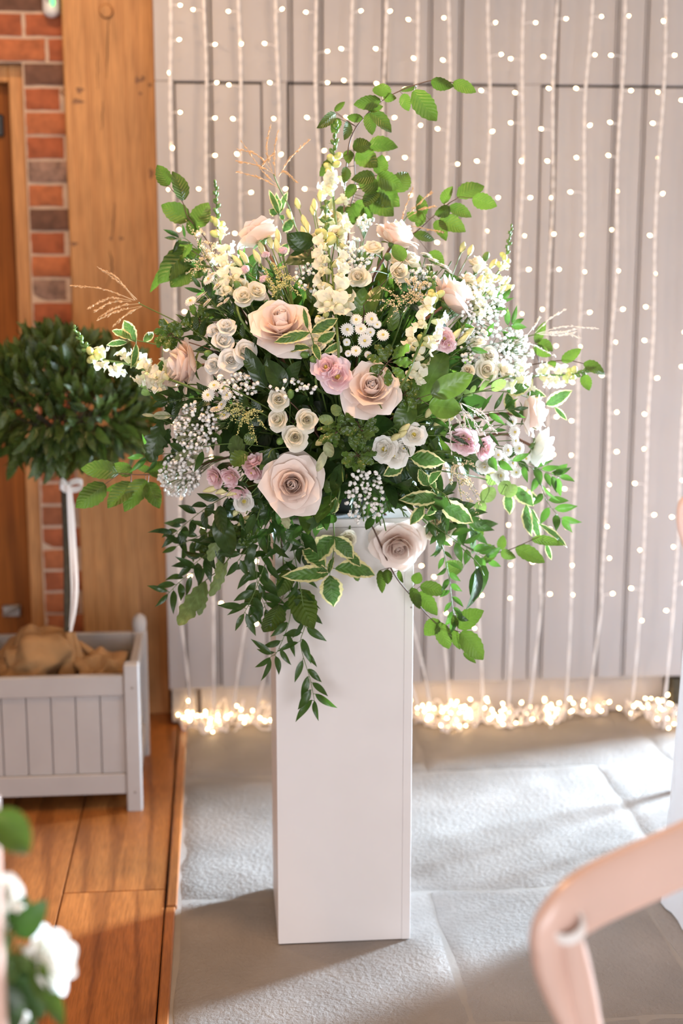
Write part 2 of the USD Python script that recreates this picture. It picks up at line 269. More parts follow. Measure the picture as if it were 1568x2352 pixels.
#--SETTING--
# ================================================================== SETTING
fl = structX('floor', 'flagstone floor with oak boards along its left side')
part(fl, 'grout_bed', box((-.13, -3.3, -.06), (4.7, 6.6, -.0045)), MT['grout'], False)
def slab(x0, x1, y0, y1, seed):
    g = .0045; x0 += g; x1 -= g; y0 += g; y1 -= g; nx = max(4, int((x1-x0)/.022)); ny = max(4, int((y1-y0)/.022))
    X, Y = np.meshgrid(np.linspace(x0, x1, nx), np.linspace(y0, y1, ny), indexing='ij'); P = np.stack([X, Y, np.zeros_like(X)], -1)
    z = (meshkit.fbm(P*14+seed*3.1, 3, seed)-.5)*.006+(meshkit.noise(P*3+seed, seed+5)-.5)*.003
    e = np.minimum(np.minimum(X-x0, x1-X), np.minimum(Y-y0, y1-Y)); z -= .004*np.clip(1-e/.012, 0, 1)**2
    w = (meshkit.noise(np.stack([X, Y, X*0], -1)*9+seed, 2)-.5)*.010; ed = e < 1e-6
    P[..., 2] = z; P[..., 0] += np.where(ed, w, 0); P[..., 1] += np.where(ed, np.roll(w, 3), 0)
    v = P.reshape(-1, 3); f = grid_faces(nx, ny); m = nx*ny
    rim = np.concatenate([np.arange(ny), np.arange(1, nx)*ny+ny-1, (nx-1)*ny+np.arange(ny-2, -1, -1), np.arange(nx-2, 0, -1)*ny]); low = v[rim].copy(); low[:, 2] = -.05; k = len(rim); j = np.arange(k); j2 = (j+1) % k
    return np.vstack([v, low]), np.vstack([f, np.stack([rim[j], m+j, m+j2], 1), np.stack([rim[j], m+j2, rim[j2]], 1)])
rows = [(1.35, 2.02, (-.115, .42, .98, 1.7)), (2.02, 2.662, (-.115, .29, .86, 1.45, 2.1)), (2.662, 3.277, (-.115, .506, 1.018, 1.62, 2.3)), (3.277, 4.09, (-.115, .24, 1.145, 1.8, 2.5)), (4.09, 4.585, (-.115, .62, 1.38, 2.0, 2.7))]
k = 0
for y0, y1, xs in rows:
    for a, b in zip(xs[:-1], xs[1:]): part(fl, 'flagstone', slab(a, b, y0, y1, k), MT['stone'], 35); k += 1
part(fl, 'flagstone', slab(1.95, 4.6, 4.585, 6.4, k), MT['stone'], 35); part(fl, 'flagstone', slab(2.7, 4.6, 2.662, 4.585, k+1), MT['stone'], 35)
bx = [(-.148, -.402), (-.402, -.60), (-.60, -.82), (-.82, -1.08), (-1.08, -1.35)]
cuts = [(1.0, 2.2, 3.335, 4.9), (1.0, 2.72, 4.9), (1.0, 3.05, 4.9), (1.0, 2.4, 4.9), (1.0, 3.6, 4.9)]
for (xa, xb), cs in zip(bx, cuts):
    for a, b in zip(cs[:-1], cs[1:]): part(fl, 'floorboard', box((xb+.0012, a+.001, -.04), (xa-.0012, b-.001, .003+rng.uniform(-.0008, .0008)), .0022), MT['floorwood'], False)
part(fl, 'threshold_strip', box((-.146, 1.0, -.04), (-.122, 3.235, .006), .003), MT['floorwood'], False); part(fl, 'threshold_strip', box((-.144, 3.238, -.04), (-.118, 4.72, .008), .003), MT['floorwood'], False)
part(fl, 'underlay', box((-3.3, -3.3, -.07), (-.13, 6.6, -.03)), MT['black'], False)
# --- boarded wall
wb = structX('wall_back', 'off-white vertical boarded wall with hidden flush doors')
ZS = 2.064; TOP = 3.2; YB = 4.5
upj = [-.175, -.001, .243, .336, .529, .671, .765, 1.065, 1.254, 1.347, 1.56, 1.72, 1.95]
lowx = [-.114, .149, .229, .935, 1.017]
doors = [(-.114, .149), (.229, .935), (1.017, 1.56)]
def board(x0, x1, z0, z1, bead):
    ms = [box((x0+.002, YB, z0), (x1-(.0115 if bead else .002), YB+.022, z1), .0025)]
    if bead: ms.append(box((x1-.0085, YB+.001, z0), (x1-.002, YB+.022, z1), .002))
    part(wb, 'board', cat(ms), MT['board'], False)
for a, b in zip(upj[:-1], upj[1:]): board(a, b, ZS+.003, TOP, b < 1.9)
lj = sorted(upj+lowx)
for a, b in zip(lj[:-1], lj[1:]):
    ind = any(a >= d0-.001 and b <= d1+.001 for d0, d1 in doors)
    board(a, b, .146, ZS-(.004 if ind else -.0026), b in upj and b < 1.9)
part(wb, 'backing', box((-.172, YB+.024, .15), (1.94, YB+.06, TOP)), MT['gap'], False)
struct('wall_return', box((1.95, 4.5, 0), (2.05, 6.6, TOP)), MT['plaster'])
part(wb, 'plaster_face', box((-.17, 4.62, 0), (1.95, 4.70, TOP)), MT['plaster'], False)
bb = structX('baseboard_back', 'recessed off-white skirting under the boarded wall')
part(bb, 'skirting', box((-.072, 4.585, 0), (1.515, 4.62, .19), .003), MT['board'], False); part(bb, 'skirting', box((-.168, 4.56, .012), (-.085, 4.62, .19), .003), MT['planter'], False, label='short grey skirting block beside the oak post')
part(bb, 'end_block', box((1.52, 4.50, 0), (1.555, 4.62, .135), .003), MT['bark'], False, label='dark brown wooden end block')
# --- oak post
PY = 4.68; xl, xr = at(138, 0, PY)[0]+.002, at(350, 0, PY)[0]
xr = -.176
po = thing('oak_post', 'wide golden oak post with a wooden peg and drying cracks between brick and white boards', 'post', ((xl+xr)/2, PY+.12, 0))
part(po, 'beam', box((xl, PY, .0), (xr, PY+.22, TOP), .006), MT['oak_post'], False)
pg = at(244, 26, PY); part(po, 'dowel_peg', lathe([(0, .012), (.018, .011), (.0215, .007), (.0225, -.01)], 20, pg, (0, -1, 0)), MT['oak_post'], 40)
def crack(pts, w):
    P = smooth_path([at(x, y, PY-.0003) for x, y in pts], 30); P[:, 0] += (meshkit.noise(P*60, 3)-.5)*.006; wd = w*np.sin(np.linspace(.15, math.pi-.15, 30))+.0004
    v = np.concatenate([P-np.stack([wd, wd*0, wd*0], 1), P+np.stack([wd, wd*0, wd*0], 1)]); i = np.arange(29); return v, np.vstack([np.stack([i, 30+i, 31+i], 1), np.stack([i, 31+i, i+1], 1)])
for pts, w in (([(249, 40), (247, 110), (244, 180)], .0016), ([(237, 230), (234, 300)], .0012), ([(262, 465), (258, 550)], .0012), ([(252, 575), (258, 610), (247, 660)], .002), ([(224, 120), (224, 205)], .0008)):
    part(po, 'crack', crack(pts, w), MT['crack'], False)
for x, y, a, b in ((183, 207, .012, .009), (178, 233, .018, .008), (316, 184, .010, .010), (328, 180, .006, .009), (344, 195, .006, .006), (322, 215, .006, .005), (170, 560, .012, .006), (347, 398, .008, .016), (143, 212, .006, .012), (255, 548, .006, .006), (278, 548, .007, .006)):
    c = at(x, y, PY-.0004); an = np.linspace(0, 2*np.pi, 15)[:-1]; rr = 1+.25*np.sin(3*an+x); v = np.vstack([c, np.stack([c[0]+a*rr*np.cos(an), np.full(14, c[1]), c[2]+b*rr*np.sin(an)], 1)]); j = np.arange(14)
    part(po, 'knot', (v, np.stack([np.zeros(14, int), 1+j, 1+(j+1) % 14], 1)), MT['knot'] if 'knot' in MT else MT.setdefault('knot', plain('oak_knot', (.22, .095, .035), .6, noise=.5, scale=120)), False)
# --- brick wall and door
wl = structX('wall_left', 'old red brick wall beside the oak post'); BY = 4.75
xd = at(52, 190, BY)[0]; zt = at(100, 199, BY)[2]+.073
part(wl, 'mortar', cat([box((xd, BY+.006, 0), (xl+.06, BY+.25, TOP)), box((-1.6, BY+.006, zt), (xd, BY+.25, TOP))]), MT['mortar'], False)
z00 = at(100, 199, BY)[2]
def brick(x0, x1, z0, kind, seed):
    r = np.random.default_rng(seed); m = trimesh.creation.box(extents=(x1-x0, .05, .0655)); m = m.subdivide().subdivide(); v = np.array(m.vertices)
    hx, hz = (x1-x0)/2, .0655/2; cl = .006; ex = np.clip(1-(hx-np.abs(v[:, 0]))/.012, 0, 1); ez = np.clip(1-(hz-np.abs(v[:, 2]))/.012, 0, 1)
    fr = v[:, 1] < -.02; v[:, 1] += np.where(fr, cl*np.maximum(ex, ez)**1.5, 0); v += (meshkit.noise(v*45+seed*7.7, seed)[:, None]-.5)*.005
    v += V((x0+x1)/2, BY+.022+r.uniform(-.002, .003), z0+.037); return v, m.faces
for i in range(-16, 28):
    z0 = z00-.075*(i+1); r = np.random.default_rng(100+i)
    if z0 < 0 or z0 > TOP-.1: continue
    kinds = {-1: 2, 0: 1, 1: 0, 2: 1, 3: 5, 4: 0, 5: 2, 6: 1, 7: 0, 8: 5, 9: 1}
    segs = []
    if z0 >= zt-.01:
        x = xl+.05; L0 = {-1: .115, -2: .10, -3: .17, -4: .09}.get(i, .12)
        segs.append((x-L0, x-.004)); x -= L0+.006
        while x > -1.5: segs.append((x-.205, x-.006)); x -= .213
    elif i % 2 == 1: segs = [(xd+.006, xl+.05)]
    else: segs = [(xd+.006, xl-.014-.01*r.random()), (xl-.004, xl+.05)]
    for a, b in segs:
        kd = kinds.get(i, [0, 1, 4, 0][int(r.integers(0, 4))])
        if z0 > zt+.06: kd = [2, 3, 2, 1][int(r.integers(0, 4))] if z0 > zt+.1 else 1
        part(wl, 'brick', brick(a, b, z0, kd, 300+i*11+int((a+3)*50)), MT['brick%d' % kd], 40)
dr = structX('door_1', 'brown oak door in a wooden frame set in the brick wall')
part(dr, 'door_frame', cat([box((xd-.052, BY+.055, 0), (xd-.002, BY+.16, zt-.002), .004), box((-1.4, BY+.055, zt-.055), (xd-.052, BY+.16, zt-.002), .004)]), MT['oak_post'], False)
xx = xd-.054
for k in range(6): part(dr, 'door_board', box((xx-.138, BY+.10, .01), (xx-.001, BY+.15, zt-.056), .004), MT['door'], False); xx -= .139
h = at(3, 288, BY+.09); part(dr, 'hinge_plate', box((h[0]-.06, BY+.085, h[2]-.035), (h[0]+.008, BY+.10, h[2]+.035), .004), MT['black'], False)
h = at(26, 1404, BY+.08); part(dr, 'door_bolt', cat([tube([h+V(-.025, -.01, -.012), h+V(.025, -.01, .014)], .006, 8), box(h+V(-.03, .0, -.02), h+V(.03, .02, .02), .003)]), MT['screw'], 40)
# --- room shell out of view
struct('ceiling', box((-3.3, -3.4, TOP), (4.7, 6.7, TOP+.1)), MT['ceil']); struct('wall_front', cat([box((-3.3, -3.4, 0), (4.7, -3.3, .06)), box((-3.3, -3.4, 2.2), (4.7, -3.3, TOP)), box((-3.3, -3.4, .06), (-2.25, -3.3, 2.2)), box((-.35, -3.4, .06), (.85, -3.3, 2.2)), box((2.75, -3.4, .06), (4.7, -3.3, 2.2))]), MT['plaster'])
struct('wall_side', box((-3.4, -3.4, 0), (-3.3, 6.7, TOP)), MT['plaster']); struct('wall_end', box((-3.3, 6.6, 0), (4.7, 6.7, TOP)), MT['plaster'])
struct('wall_right', cat([box((4.6, -3.4, 0), (4.7, 5.05, TOP)), box((4.6, 5.72, 0), (4.7, 6.7, TOP)), box((4.6, 5.05, 2.25), (4.7, 5.72, TOP))]), MT['plaster'])
for sx, sy, lab in ((-.60, 3.72, 'small white ceiling spotlight above the potted bay tree'), (-.1, 2.5, 'small white ceiling spotlight above the middle of the flagstone floor')):
    sp = thing('ceiling_spotlight', lab, 'ceiling light', (sx, sy, TOP))
    part(sp, 'housing', lathe([(0.0, -.02), (.085, -.02), (.085, -.19), (.092, -.19), (.092, 0)], 20, (sx, sy, TOP)), MT['whiteplastic'], 40); part(sp, 'ceiling_plate', lathe([(.105, 0), (.105, -.012), (0, -.012)], 20, (sx, sy, TOP)), MT['whiteplastic'], 40)
# --- wall sensor
c = at(116, -28, BY-.03)
sn = thing('wall_sensor', 'white rounded wall sensor with a green indicator light at the top of the brick wall', 'sensor', c)
v, f = arr(ICO2); hh = .085
part(sn, 'body', (c+np.stack([v[:, 0]*.027, v[:, 1]*.03, np.sign(v[:, 2])*np.abs(v[:, 2])**.8*.030+np.where(v[:, 2] > 0, .03, -.06)], 1), f), MT['whiteplastic'])
part(sn, 'lens', (c+V(0, -.022, -.03)+v*V(.018, .012, .026), f), plain('grey_lens', (.45, .43, .42), .3)); part(sn, 'indicator_light', (c+V(.008, -.034, -.045)+v*V(.007, .004, .014), f), MT['led'], label='glowing green light')
# ================================================================== PLANTER AND BAY TREE
P0 = V(-.252, 3.86, 0); PW = .452; PD = .44
pl = thing('planter_box', 'pale grey painted square wooden planter box with vertical slats, under the bay tree', 'planter', P0+V(-PW/2, PD/2, 0))
s = .043; pc = {}
for i, (dx, dy) in enumerate(((0, 0), (-PW, 0), (0, PD), (-PW, PD))):
    x, y = P0[0]+dx, P0[1]+dy; p = part(pl, 'corner_post', box((x-s/2, y-s/2, 0), (x+s/2, y+s/2, .435 if dy == 0 else .405), .004), MT['planter'], False)
    if dy: part(p, 'knob', lathe([(.0, .408), (.019, .405), (.021, .412), (.0225, .43), (.019, .448), (.008, .458), (0, .459)], 16, (x, y, 0)), MT['planter'], 50)
    if dy == 0:
        for zz in (.368, .06): part(p, 'screw', lathe([(0, .0016), (.0035, .001), (.004, 0)], 10, (x+.002, y-s/2, zz), (0, -1, 0)), MT['screw'], False)
xa, xb = P0[0]-PW+s/2, P0[0]-s/2; yf = P0[1]
for y in (yf, yf+PD): part(pl, 'rail', box((xa, y-.012, .343), (xb, y+.012, .402), .003), MT['planter'], False); part(pl, 'rail', box((xa, y-.012, .052), (xb, y+.012, .112), .003), MT['planter'], False)
for x in (P0[0], P0[0]-PW): part(pl, 'rail', box((x-.012, yf+s/2, .343), (x+.012, yf+PD-s/2, .402), .003), MT['planter'], False); part(pl, 'rail', box((x-.012, yf+s/2, .052), (x+.012, yf+PD-s/2, .112), .003), MT['planter'], False)
n = 6; w = (xb-xa)/n
for k in range(n):
    for y in (yf+.004, yf+PD-.004): part(pl, 'slat', box((xa+k*w+.001, y-.006, .112), (xa+(k+1)*w-.001, y+.006, .343), .0016), MT['planter'], False)
w = (PD-s)/n
for k in range(n):
    for x in (P0[0]-.004, P0[0]-PW+.004): part(pl, 'slat', box((x-.006, yf+s/2+k*w+.001, .112), (x+.006, yf+s/2+(k+1)*w-.001, .343), .0016), MT['planter'], False)
part(pl, 'base_board', box((xa, yf+.014, .09), (xb, yf+PD-.014, .105)), MT['planter_dark'], False)
part(pl, 'liner', cat([box((xa+.001, yf+.012, .105), (xb-.001, yf+.018, .39)), box((xa+.001, yf+PD-.018, .105), (xb-.001, yf+PD-.012, .34)), box((xb-.008, yf+.012, .105), (xb-.002, yf+PD-.012, .34)), box((xa+.002, yf+.012, .105), (xa+.008, yf+PD-.012, .34))]), MT['planter_dark'], False)
TY = 4.07; tb = at(156, 1452, TY); tt = at(146, 1098, TY)
tr = thing('bay_tree', 'clipped bay tree with a dark leaf ball on a bare trunk in the grey planter', 'tree', (tb[0], TY, .11))
part(tr, 'trunk', tube(smooth_path([V(tb[0]+.004, TY, .11), tb, tt*.5+tb*.5+V(.003, 0, 0), tt, tt+V(0, 0, .14)], 24), np.linspace(.0115, .0085, 24), 10), MT['bark'])
CC = at(158, 918, TY); RX, RZ = .235, .172
br = []
for k in range(26):
    d = nrm(rng.normal(size=3)+V(0, 0, .4)); br.append(tube(smooth_path([tt+V(0, 0, .02+.10*rng.random()), tt*.4+CC*.6+d*.03, CC+d*V(RX, RX, RZ)*.8], 7), np.linspace(.005, .0015, 7), 5))
part(tr, 'branches', cat(br), MT['bark'])
cand = []
for k in range(1500):
    d = nrm(rng.normal(size=3)); 
    rr = (.55+.48*rng.random()**.5)*(1+.06*math.sin(5*d[0]+3*d[2])); 
    if d[2] < -.55 and rng.random() < .5: continue
    b = CC+d*V(RX, RX, RZ)*rr; dirn = nrm(d*.8+V(0, 0, .75 if d[2] > -.4 else -.5)+rng.normal(size=3)*.5); L = rng.uniform(.045, .075)
    if d[2] < -.3: dirn = nrm(d+V(0, 0, -.4)+rng.normal(size=3)*.3); L *= 1.15
    lf = leaf(b, b+dirn*L, L*.36, d+rng.normal(size=3)*.5, 'salal', fold=.3, arch=.08, nu=5, m=1); cand.append((-(d[1]*rr)+.2*rng.random(), lf))
cand.sort(key=lambda q: -q[0])
for _, lf in cand[:300]: part(tr, 'leaf', lf[:2], MT['bay'], True, lf[2])
part(tr, 'foliage', cat([q[1][:2] for q in cand[300:]]), MT['bay'], True, np.vstack([q[1][2] for q in cand[300:]]), kind='stuff')
# ribbon
rb0 = at(150, 1118, TY-.012)
rbn = thing('ribbon', 'white ribbon tied in a bow round the bay tree trunk with long tails hanging down', 'ribbon', rb0)
def strip(P, w, side):
    P = np.asarray(P, float); side = np.asarray(side, float); side = side if side.ndim == 2 else np.tile(side, (len(P), 1)); n = len(P); th = np.cross(np.gradient(P, axis=0), side); th = th/np.maximum(np.linalg.norm(th, axis=1, keepdims=True), 1e-9)*.0004
    w = np.broadcast_to(w, n)[:, None]; ring = np.stack([P-side*w/2-th, P+side*w/2-th, P+side*w/2+th, P-side*w/2+th], 1).reshape(-1, 3); return ring, grid_faces(n, 4, True)
part(rbn, 'wrap', strip([V(tt[0]+.0125*math.cos(a), TY+.0125*math.sin(a), rb0[2]) for a in np.linspace(0, 2*math.pi, 17)], .020, (0, 0, 1)), MT['ribbon'])
part(rbn, 'knot', ell(rb0+V(.008, -.004, .002), (0, 0, 1), .010, .009), MT['ribbon'])
for sx, L in ((1, .042), (-1, .022)):
    lp = [rb0+V(.008, -.004, 0)+V(sx*L*(1-math.cos(a))/2, -.006*math.sin(a), .013*math.sin(a)+.004*(1-math.cos(a))) for a in np.linspace(0, 2*math.pi, 17)]
    part(rbn, 'bow_loop', strip(lp, .018, (0, .5, .86)), MT['ribbon'])
for pts, w in (([(160, 1122), (166, 1180), (171, 1260), (176, 1340), (172, 1400), (160, 1460), (157, 1474)], .012), ([(157, 1124), (160, 1200), (164, 1290), (166, 1370), (161, 1440)], .010)):
    P = smooth_path([at(x, y, TY-.02) for x, y in pts], 20); part(rbn, 'tail', strip(P, w, np.stack([np.cos(np.linspace(0, 1.2, 20)), np.sin(np.linspace(0, 1.2, 20)), np.zeros(20)], 1)), MT['ribbon'])
# hessian
hs = thing('hessian_cloth', 'crumpled brown hessian cloth tucked in the planter round the trunk', 'cloth', (-.46, 4.08, .3))
def lump(c, r, seed, sq=1.0, amp=.55):
    m = trimesh.creation.icosphere(4); v = np.array(m.vertices); n = (meshkit.fbm(v*1.5+seed, 2, seed)-.5)+.5*(.25-np.abs(meshkit.fbm(v*2.2+seed*2, 2, seed+3)-.5)); v = v*(1+amp*2*n[:, None]); ridge = np.abs(np.sin(3*np.arctan2(v[:, 1], v[:, 0])+2*v[:, 2])); v[:, :2] *= (1-.14*ridge[:, None]); return np.asarray(c)+v*np.asarray(r), m.faces
q = at(72, 1500, 4.05); part(hs, 'swathe', lump(q+V(0, .02, -.05), (.115, .15, .10), 3), MT['hessian'])
q = at(230, 1560, 4.05); part(hs, 'swathe', lump(q, (.09, .13, .075), 9), MT['hessian'])
def wrapc(p0, p1, r0, r1, seed):
    P = smooth_path([p0, (np.asarray(p0)+p1)/2+V(.004, 0, 0), p1], 14); t = np.linspace(0, 1, 14); v, f = tube(P, r0+(r1-r0)*t**1.3, 18, True); a = np.arange(18)*2*np.pi/18
    w = 1+.16*np.sin(5*a+seed)[None]*t[:, None]; vv = v[:14*18].reshape(14, 18, 3); vv = P[:, None]+(vv-P[:, None])*w[..., None]; v[:14*18] = vv.reshape(-1, 3); return v, f
part(hs, 'gathered_wrap', wrapc(at(158, 1452, TY-.03), at(150, 1560, TY-.04), .010, .042, 1), MT['hessian']); part(hs, 'gathered_wrap', wrapc(at(166, 1452, TY-.01), at(190, 1560, TY-.03), .008, .022, 2), MT['hessian'])
q = at(265, 1552, 4.06); part(hs, 'swathe', wrapc(at(180, 1475, TY+.03), q, .008, .03, 4), MT['hessian'])
# ================================================================== PLINTH
X0, X1, Y0, Y1, HP = .119, .425, 3.03, 3.335, .999
pn = thing('plinth', 'tall white painted wooden plinth standing on the flagstones under the flower arrangement', 'plinth', ((X0+X1)/2, (Y0+Y1)/2, 0))
t = .02; part(pn, 'front_panel', box((X0+.0005, Y0, .003), (X1-t-.0003, Y0+t, HP-t), .0008), MT['plinth'], False)
part(pn, 'side_panel', box((X1-t, Y0+.0003, .002), (X1, Y1, HP-t), .001), MT['plinth'], False); part(pn, 'side_panel', box((X0, Y0+t+.0005, .002), (X0+t, Y1, HP-t), .0018), MT['plinth'], False)
part(pn, 'back_panel', box((X0+t, Y1-t, .003), (X1-t, Y1-.0003, HP-t), .0015), MT['plinth'], False); part(pn, 'top_panel', box((X0, Y0, HP-t+.0005), (X1, Y1, HP), .0018), MT['plinth'], False)
part(pn, 'nail', lathe([(0, .0004), (.0022, .0003), (.0024, 0)], 8, at(944, 1395, Y0+.0002), (0, -1, 0)), MT['screw'], False)
# ================================================================== FAIRY LIGHT CURTAIN
YS = 4.40
strings = [
 (387, [(413, 12), (411, 91), (389, 168), (413, 258), (396, 340)]), (468, [(444, 22), (493, 102), (497, 190), (493, 271), (493, 357), (457, 434)]), (549, [(525, 26), (554, 101), (526, 195), (535, 273), (544, 354), (576, 442)]),
 (634, [(647, 21), (608, 100), (620, 190), (629, 273), (645, 355), (655, 434)]), (727, [(703, 28), (751, 118), (751, 190), (705, 270), (744, 346), (700, 434)]), (808, [(828, 25), (784, 112), (790, 185), (795, 270), (825, 350)]),
 (885, [(895, 26), (863, 112), (865, 192), (905, 270)]), (956, [(938, 45), (950, 134), (930, 205), (965, 288), (930, 362)]), (1033, [(1020, 41), (1017, 138), (1015, 200), (1005, 296), (1050, 377)]), (1125, [(1137, 52), (1150, 125), (1105, 208), (1130, 302), (1095, 370), (1143, 454)]),
 (1206, [(1229, 52), (1173, 135), (1183, 213), (1173, 282), (1197, 370), (1217, 454)]), (1279, [(1299, 43), (1248, 130), (1260, 203), (1243, 296), (1257, 370), (1266, 455)]), (1355, [(1380, 38), (1365, 126), (1323, 203), (1354, 288), (1324, 362), (1310, 441)]),
 (1433, [(1443, 37), (1403, 127), (1448, 208), (1401, 281), (1397, 357), (1417, 440)]), (1528, [(1523, 49), (1548, 127), (1511, 212), (1499, 283), (1511, 363), (1521, 445)]), (1612, [(1640, 60), (1600, 140), (1565, 230)])]
ordn = ['first', 'second', 'third', 'fourth', 'fifth', 'sixth', 'seventh', 'eighth', 'ninth', 'tenth', 'eleventh', 'twelfth', 'thirteenth', 'fourteenth', 'fifteenth', 'sixteenth']
bulbv = lathe([(0, -.0045), (.0026, -.0035), (.0034, -.001), (.0032, .002), (.0020, .0048), (0, .006)], 8); holdv = lathe([(0, -.013), (.0026, -.012), (.0030, -.004), (.0026, -.003)], 6)
def orient(m, p, ax):
    v, f = arr(m); ax = nrm(ax); x = nrm(np.cross(ax, [.31, .9, .2])); y = np.cross(ax, x); return p+v[:, :1]*x+v[:, 1:2]*y+v[:, 2:]*ax, f
pilec = [450, 490, 520, 560, 595, 985, 1000, 1010, 1040, 1110, 1160, 1200, 1290, 1330, 1440, 1510]
for i, (x0, bl) in enumerate(strings):
    tp = at(x0, 0, YS); xs0 = tp[0]; r = np.random.default_rng(40+i)
    lab = f'{ordn[i]} strand of white fairy lights from the oak post, hanging down the boarded wall'
    if i == 15: lab = 'rightmost strand of white fairy lights hanging down the boarded wall at the picture edge'
    ls = thing('fairy_light_string', lab, 'fairy lights', (xs0, YS, 2.9), 'curtain of fairy light strings')
    foot = onz(pilec[i], 1650+r.uniform(-12, 20)); foot[1] = min(foot[1], 4.545)
    zz = np.linspace(2.9, .42, 42); pts = [V(xs0+.004*math.sin(z*9+i)+.006*(meshkit.noise(V(z*4, i, 0))-.5), YS+.004*math.cos(z*7+i), z) for z in zz]
    end = pts[-1]; pts += [end*.6+foot*.4+V(0, -.02, -.02), end*.25+foot*.75+V(0, -.02, -.06)]
    nh = len(pts); q = foot+V(0, 0, .006); pts.append(q.copy()); ang = r.uniform(0, 6.28)
    for k in range(26):
        ang += r.normal()*.9; q = q+V(.034*math.cos(ang), .020*math.sin(ang), 0); q[0] += (foot[0]-q[0])*.16; q[1] += (foot[1]-.02-q[1])*.2; q[1] = min(q[1], 4.56); q[2] = .006+.035*abs(r.normal())*(r.random() < .7); pts.append(q.copy())
    Pw = smooth_path(pts, 330); w1 = np.stack([.0023*np.cos(np.arange(330)*1.1), .0023*np.sin(np.arange(330)*1.1), np.zeros(330)], 1)
    wire = [tube(Pw+w1, .0023, 5), tube(Pw-w1, .0023, 5)]; bulbs = []; holders = []
    for (px, py) in bl:
        b = at(px, py, YS+r.uniform(-.01, .015)); bulbs.append((b, V(xs0, YS, b[2]-.004-.008*r.random())))
    zl = bulbs[-1][0][2]
    while zl > .47:
        zl -= .115+r.normal()*.006; a = r.uniform(0, 6.28); rd = .030+.006*r.random(); b = V(xs0+rd*math.cos(a), YS+rd*.6*math.sin(a), zl+r.normal()*.006); bulbs.append((b, V(xs0, YS, b[2]-.006)))
    for k in range(nh-1, len(pts)-1):
        if r.random() < .48: p = pts[k]; b = p+V(r.normal()*.016, r.normal()*.012, .006+.022*r.random()); b[2] = max(b[2], .008); b[1] = min(b[1], 4.57); bulbs.append((b, p))
    for b, p in bulbs:
        ax = nrm(b-p+V(1e-4, 0, 1e-4)); wire.append(tube(smooth_path([p, p*.5+b*.5+V(0, 0, .003), b-ax*.010], 5), .0013, 4)); holders.append(orient(holdv, b, ax))
    part(ls, 'wire', cat(wire+holders), MT['wire'], True)
    for b, p in bulbs: part(ls, 'bulb', orient(bulbv, b, nrm(b-p+V(1e-4, 0, 1e-4))), MT['bulb'], True)
# ================================================================== TABLECLOTH, CHAIRS
A = V(1.062, 3.155, 0); e1 = V(math.cos(math.radians(27)), math.sin(math.radians(27)), 0); e2 = V(e1[1], -e1[0], 0); TL, TW = 1.2, .6
corners = [A+e1*.05+e2*.05, A+e1*(TL-.05)+e2*.05, A+e1*(TL-.05)+e2*(TW-.05), A+e1*.05+e2*(TW-.05)]
per = []; nn = []
for i in range(4):
    a, b = corners[i], corners[(i+1) % 4]; d = nrm(b-a); no = V(-d[1], d[0], 0); m = 26 if i % 2 == 0 else 14
    for t in np.linspace(0, 1, m): per.append(a+(b-a)*t); nn.append(no)
    d2 = nrm(corners[(i+2) % 4]-b); no2 = V(-d2[1], d2[0], 0)
    for t in (.25, .5, .75): per.append(b.copy()); nn.append(nrm(no*(1-t)+no2*t))
per, nn = np.array(per), np.array(nn); sl = np.r_[0, np.cumsum(np.linalg.norm(np.diff(per+nn*.03, axis=0), axis=1))]
rowsv = []
for z in (.75, .748, .742, .73, .66, .55, .42, .3, .18, .08, .004):
    dp = (.75-z)/.75; off = (.03 if z > .745 else .045)*(0 if z == .75 else 1)+.045*dp+.022*dp*np.sin(sl*2*np.pi/.19+1.0)
    q = per+nn*np.reshape(off, (-1, 1)) if np.ndim(off) else per+nn*off; q[:, 2] = z; rowsv.append(q)
cv = np.vstack(rowsv); kf = grid_faces(len(rowsv), len(per), True); cv = np.vstack([cv, per.mean(0)+V(0, 0, .75)]); n = len(per); j = np.arange(n)
tc = part(None, 'tablecloth', (cv, np.vstack([kf, np.stack([np.full(n, len(cv)-1), j, (j+1) % n], 1)])), MT['cloth'], 50, label='pale white floor-length tablecloth at the right edge of the picture', cat='tablecloth')
ch = thing('limewash_chair', 'blurred limewashed bentwood chair back in the right foreground', 'chair', onz(1420, 2300, 0)*V(1, 1, 0))
def O(*l): return [onz(x, y, z) for x, y, z in l]
hoop = O((1900, 1800, .90), (1720, 1880, .90), (1568, 1962, .89), (1450, 2015, .885), (1360, 2058, .88), (1300, 2100, .872), (1262, 2150, .85), (1258, 2205, .815), (1280, 2275, .76), (1325, 2370, .68))
hp = smooth_path(hoop, 60); w = np.interp(np.linspace(0, 1, 60), [0, .5, .64, .72, 1], [.086, .078, .062, .038, .034])
pr = rounded(1, 1, .35, 4); T = np.gradient(hp, axis=0); T /= np.linalg.norm(T, axis=1, keepdims=True)
vv = []
for p, tt2, ww in zip(hp, T, w):
    hn = nrm((hoop[0]-hoop[5])*V(1, 1, 0)); hn = V(-hn[1], hn[0], 0); sd = nrm(hn-tt2*(hn@tt2)); u2 = nrm(np.cross(sd, tt2)); vv.append(p+pr[:, :1]*.026*sd+pr[:, 1:]*ww*u2)
kk = len(pr); hv = np.vstack(vv)
part(ch, 'back_hoop', (hv, grid_faces(60, kk, True)), MT['chair'], 60)
leg = smooth_path(O((1300, 2128, .862), (1318, 2210, .80), (1345, 2352, .69), (1400, 2560, .5)), 20); leg2 = np.vstack([leg, leg[-1]+V(.02, .06, -.25), V(leg[-1][0]+.04, leg[-1][1]+.10, 0)])
lp = smooth_path(leg2, 30); part(ch, 'leg', tube(lp, np.interp(np.linspace(0, 1, 30), [0, .5, 1], [.0145, .020, .016]), 14), MT['chair'], True)
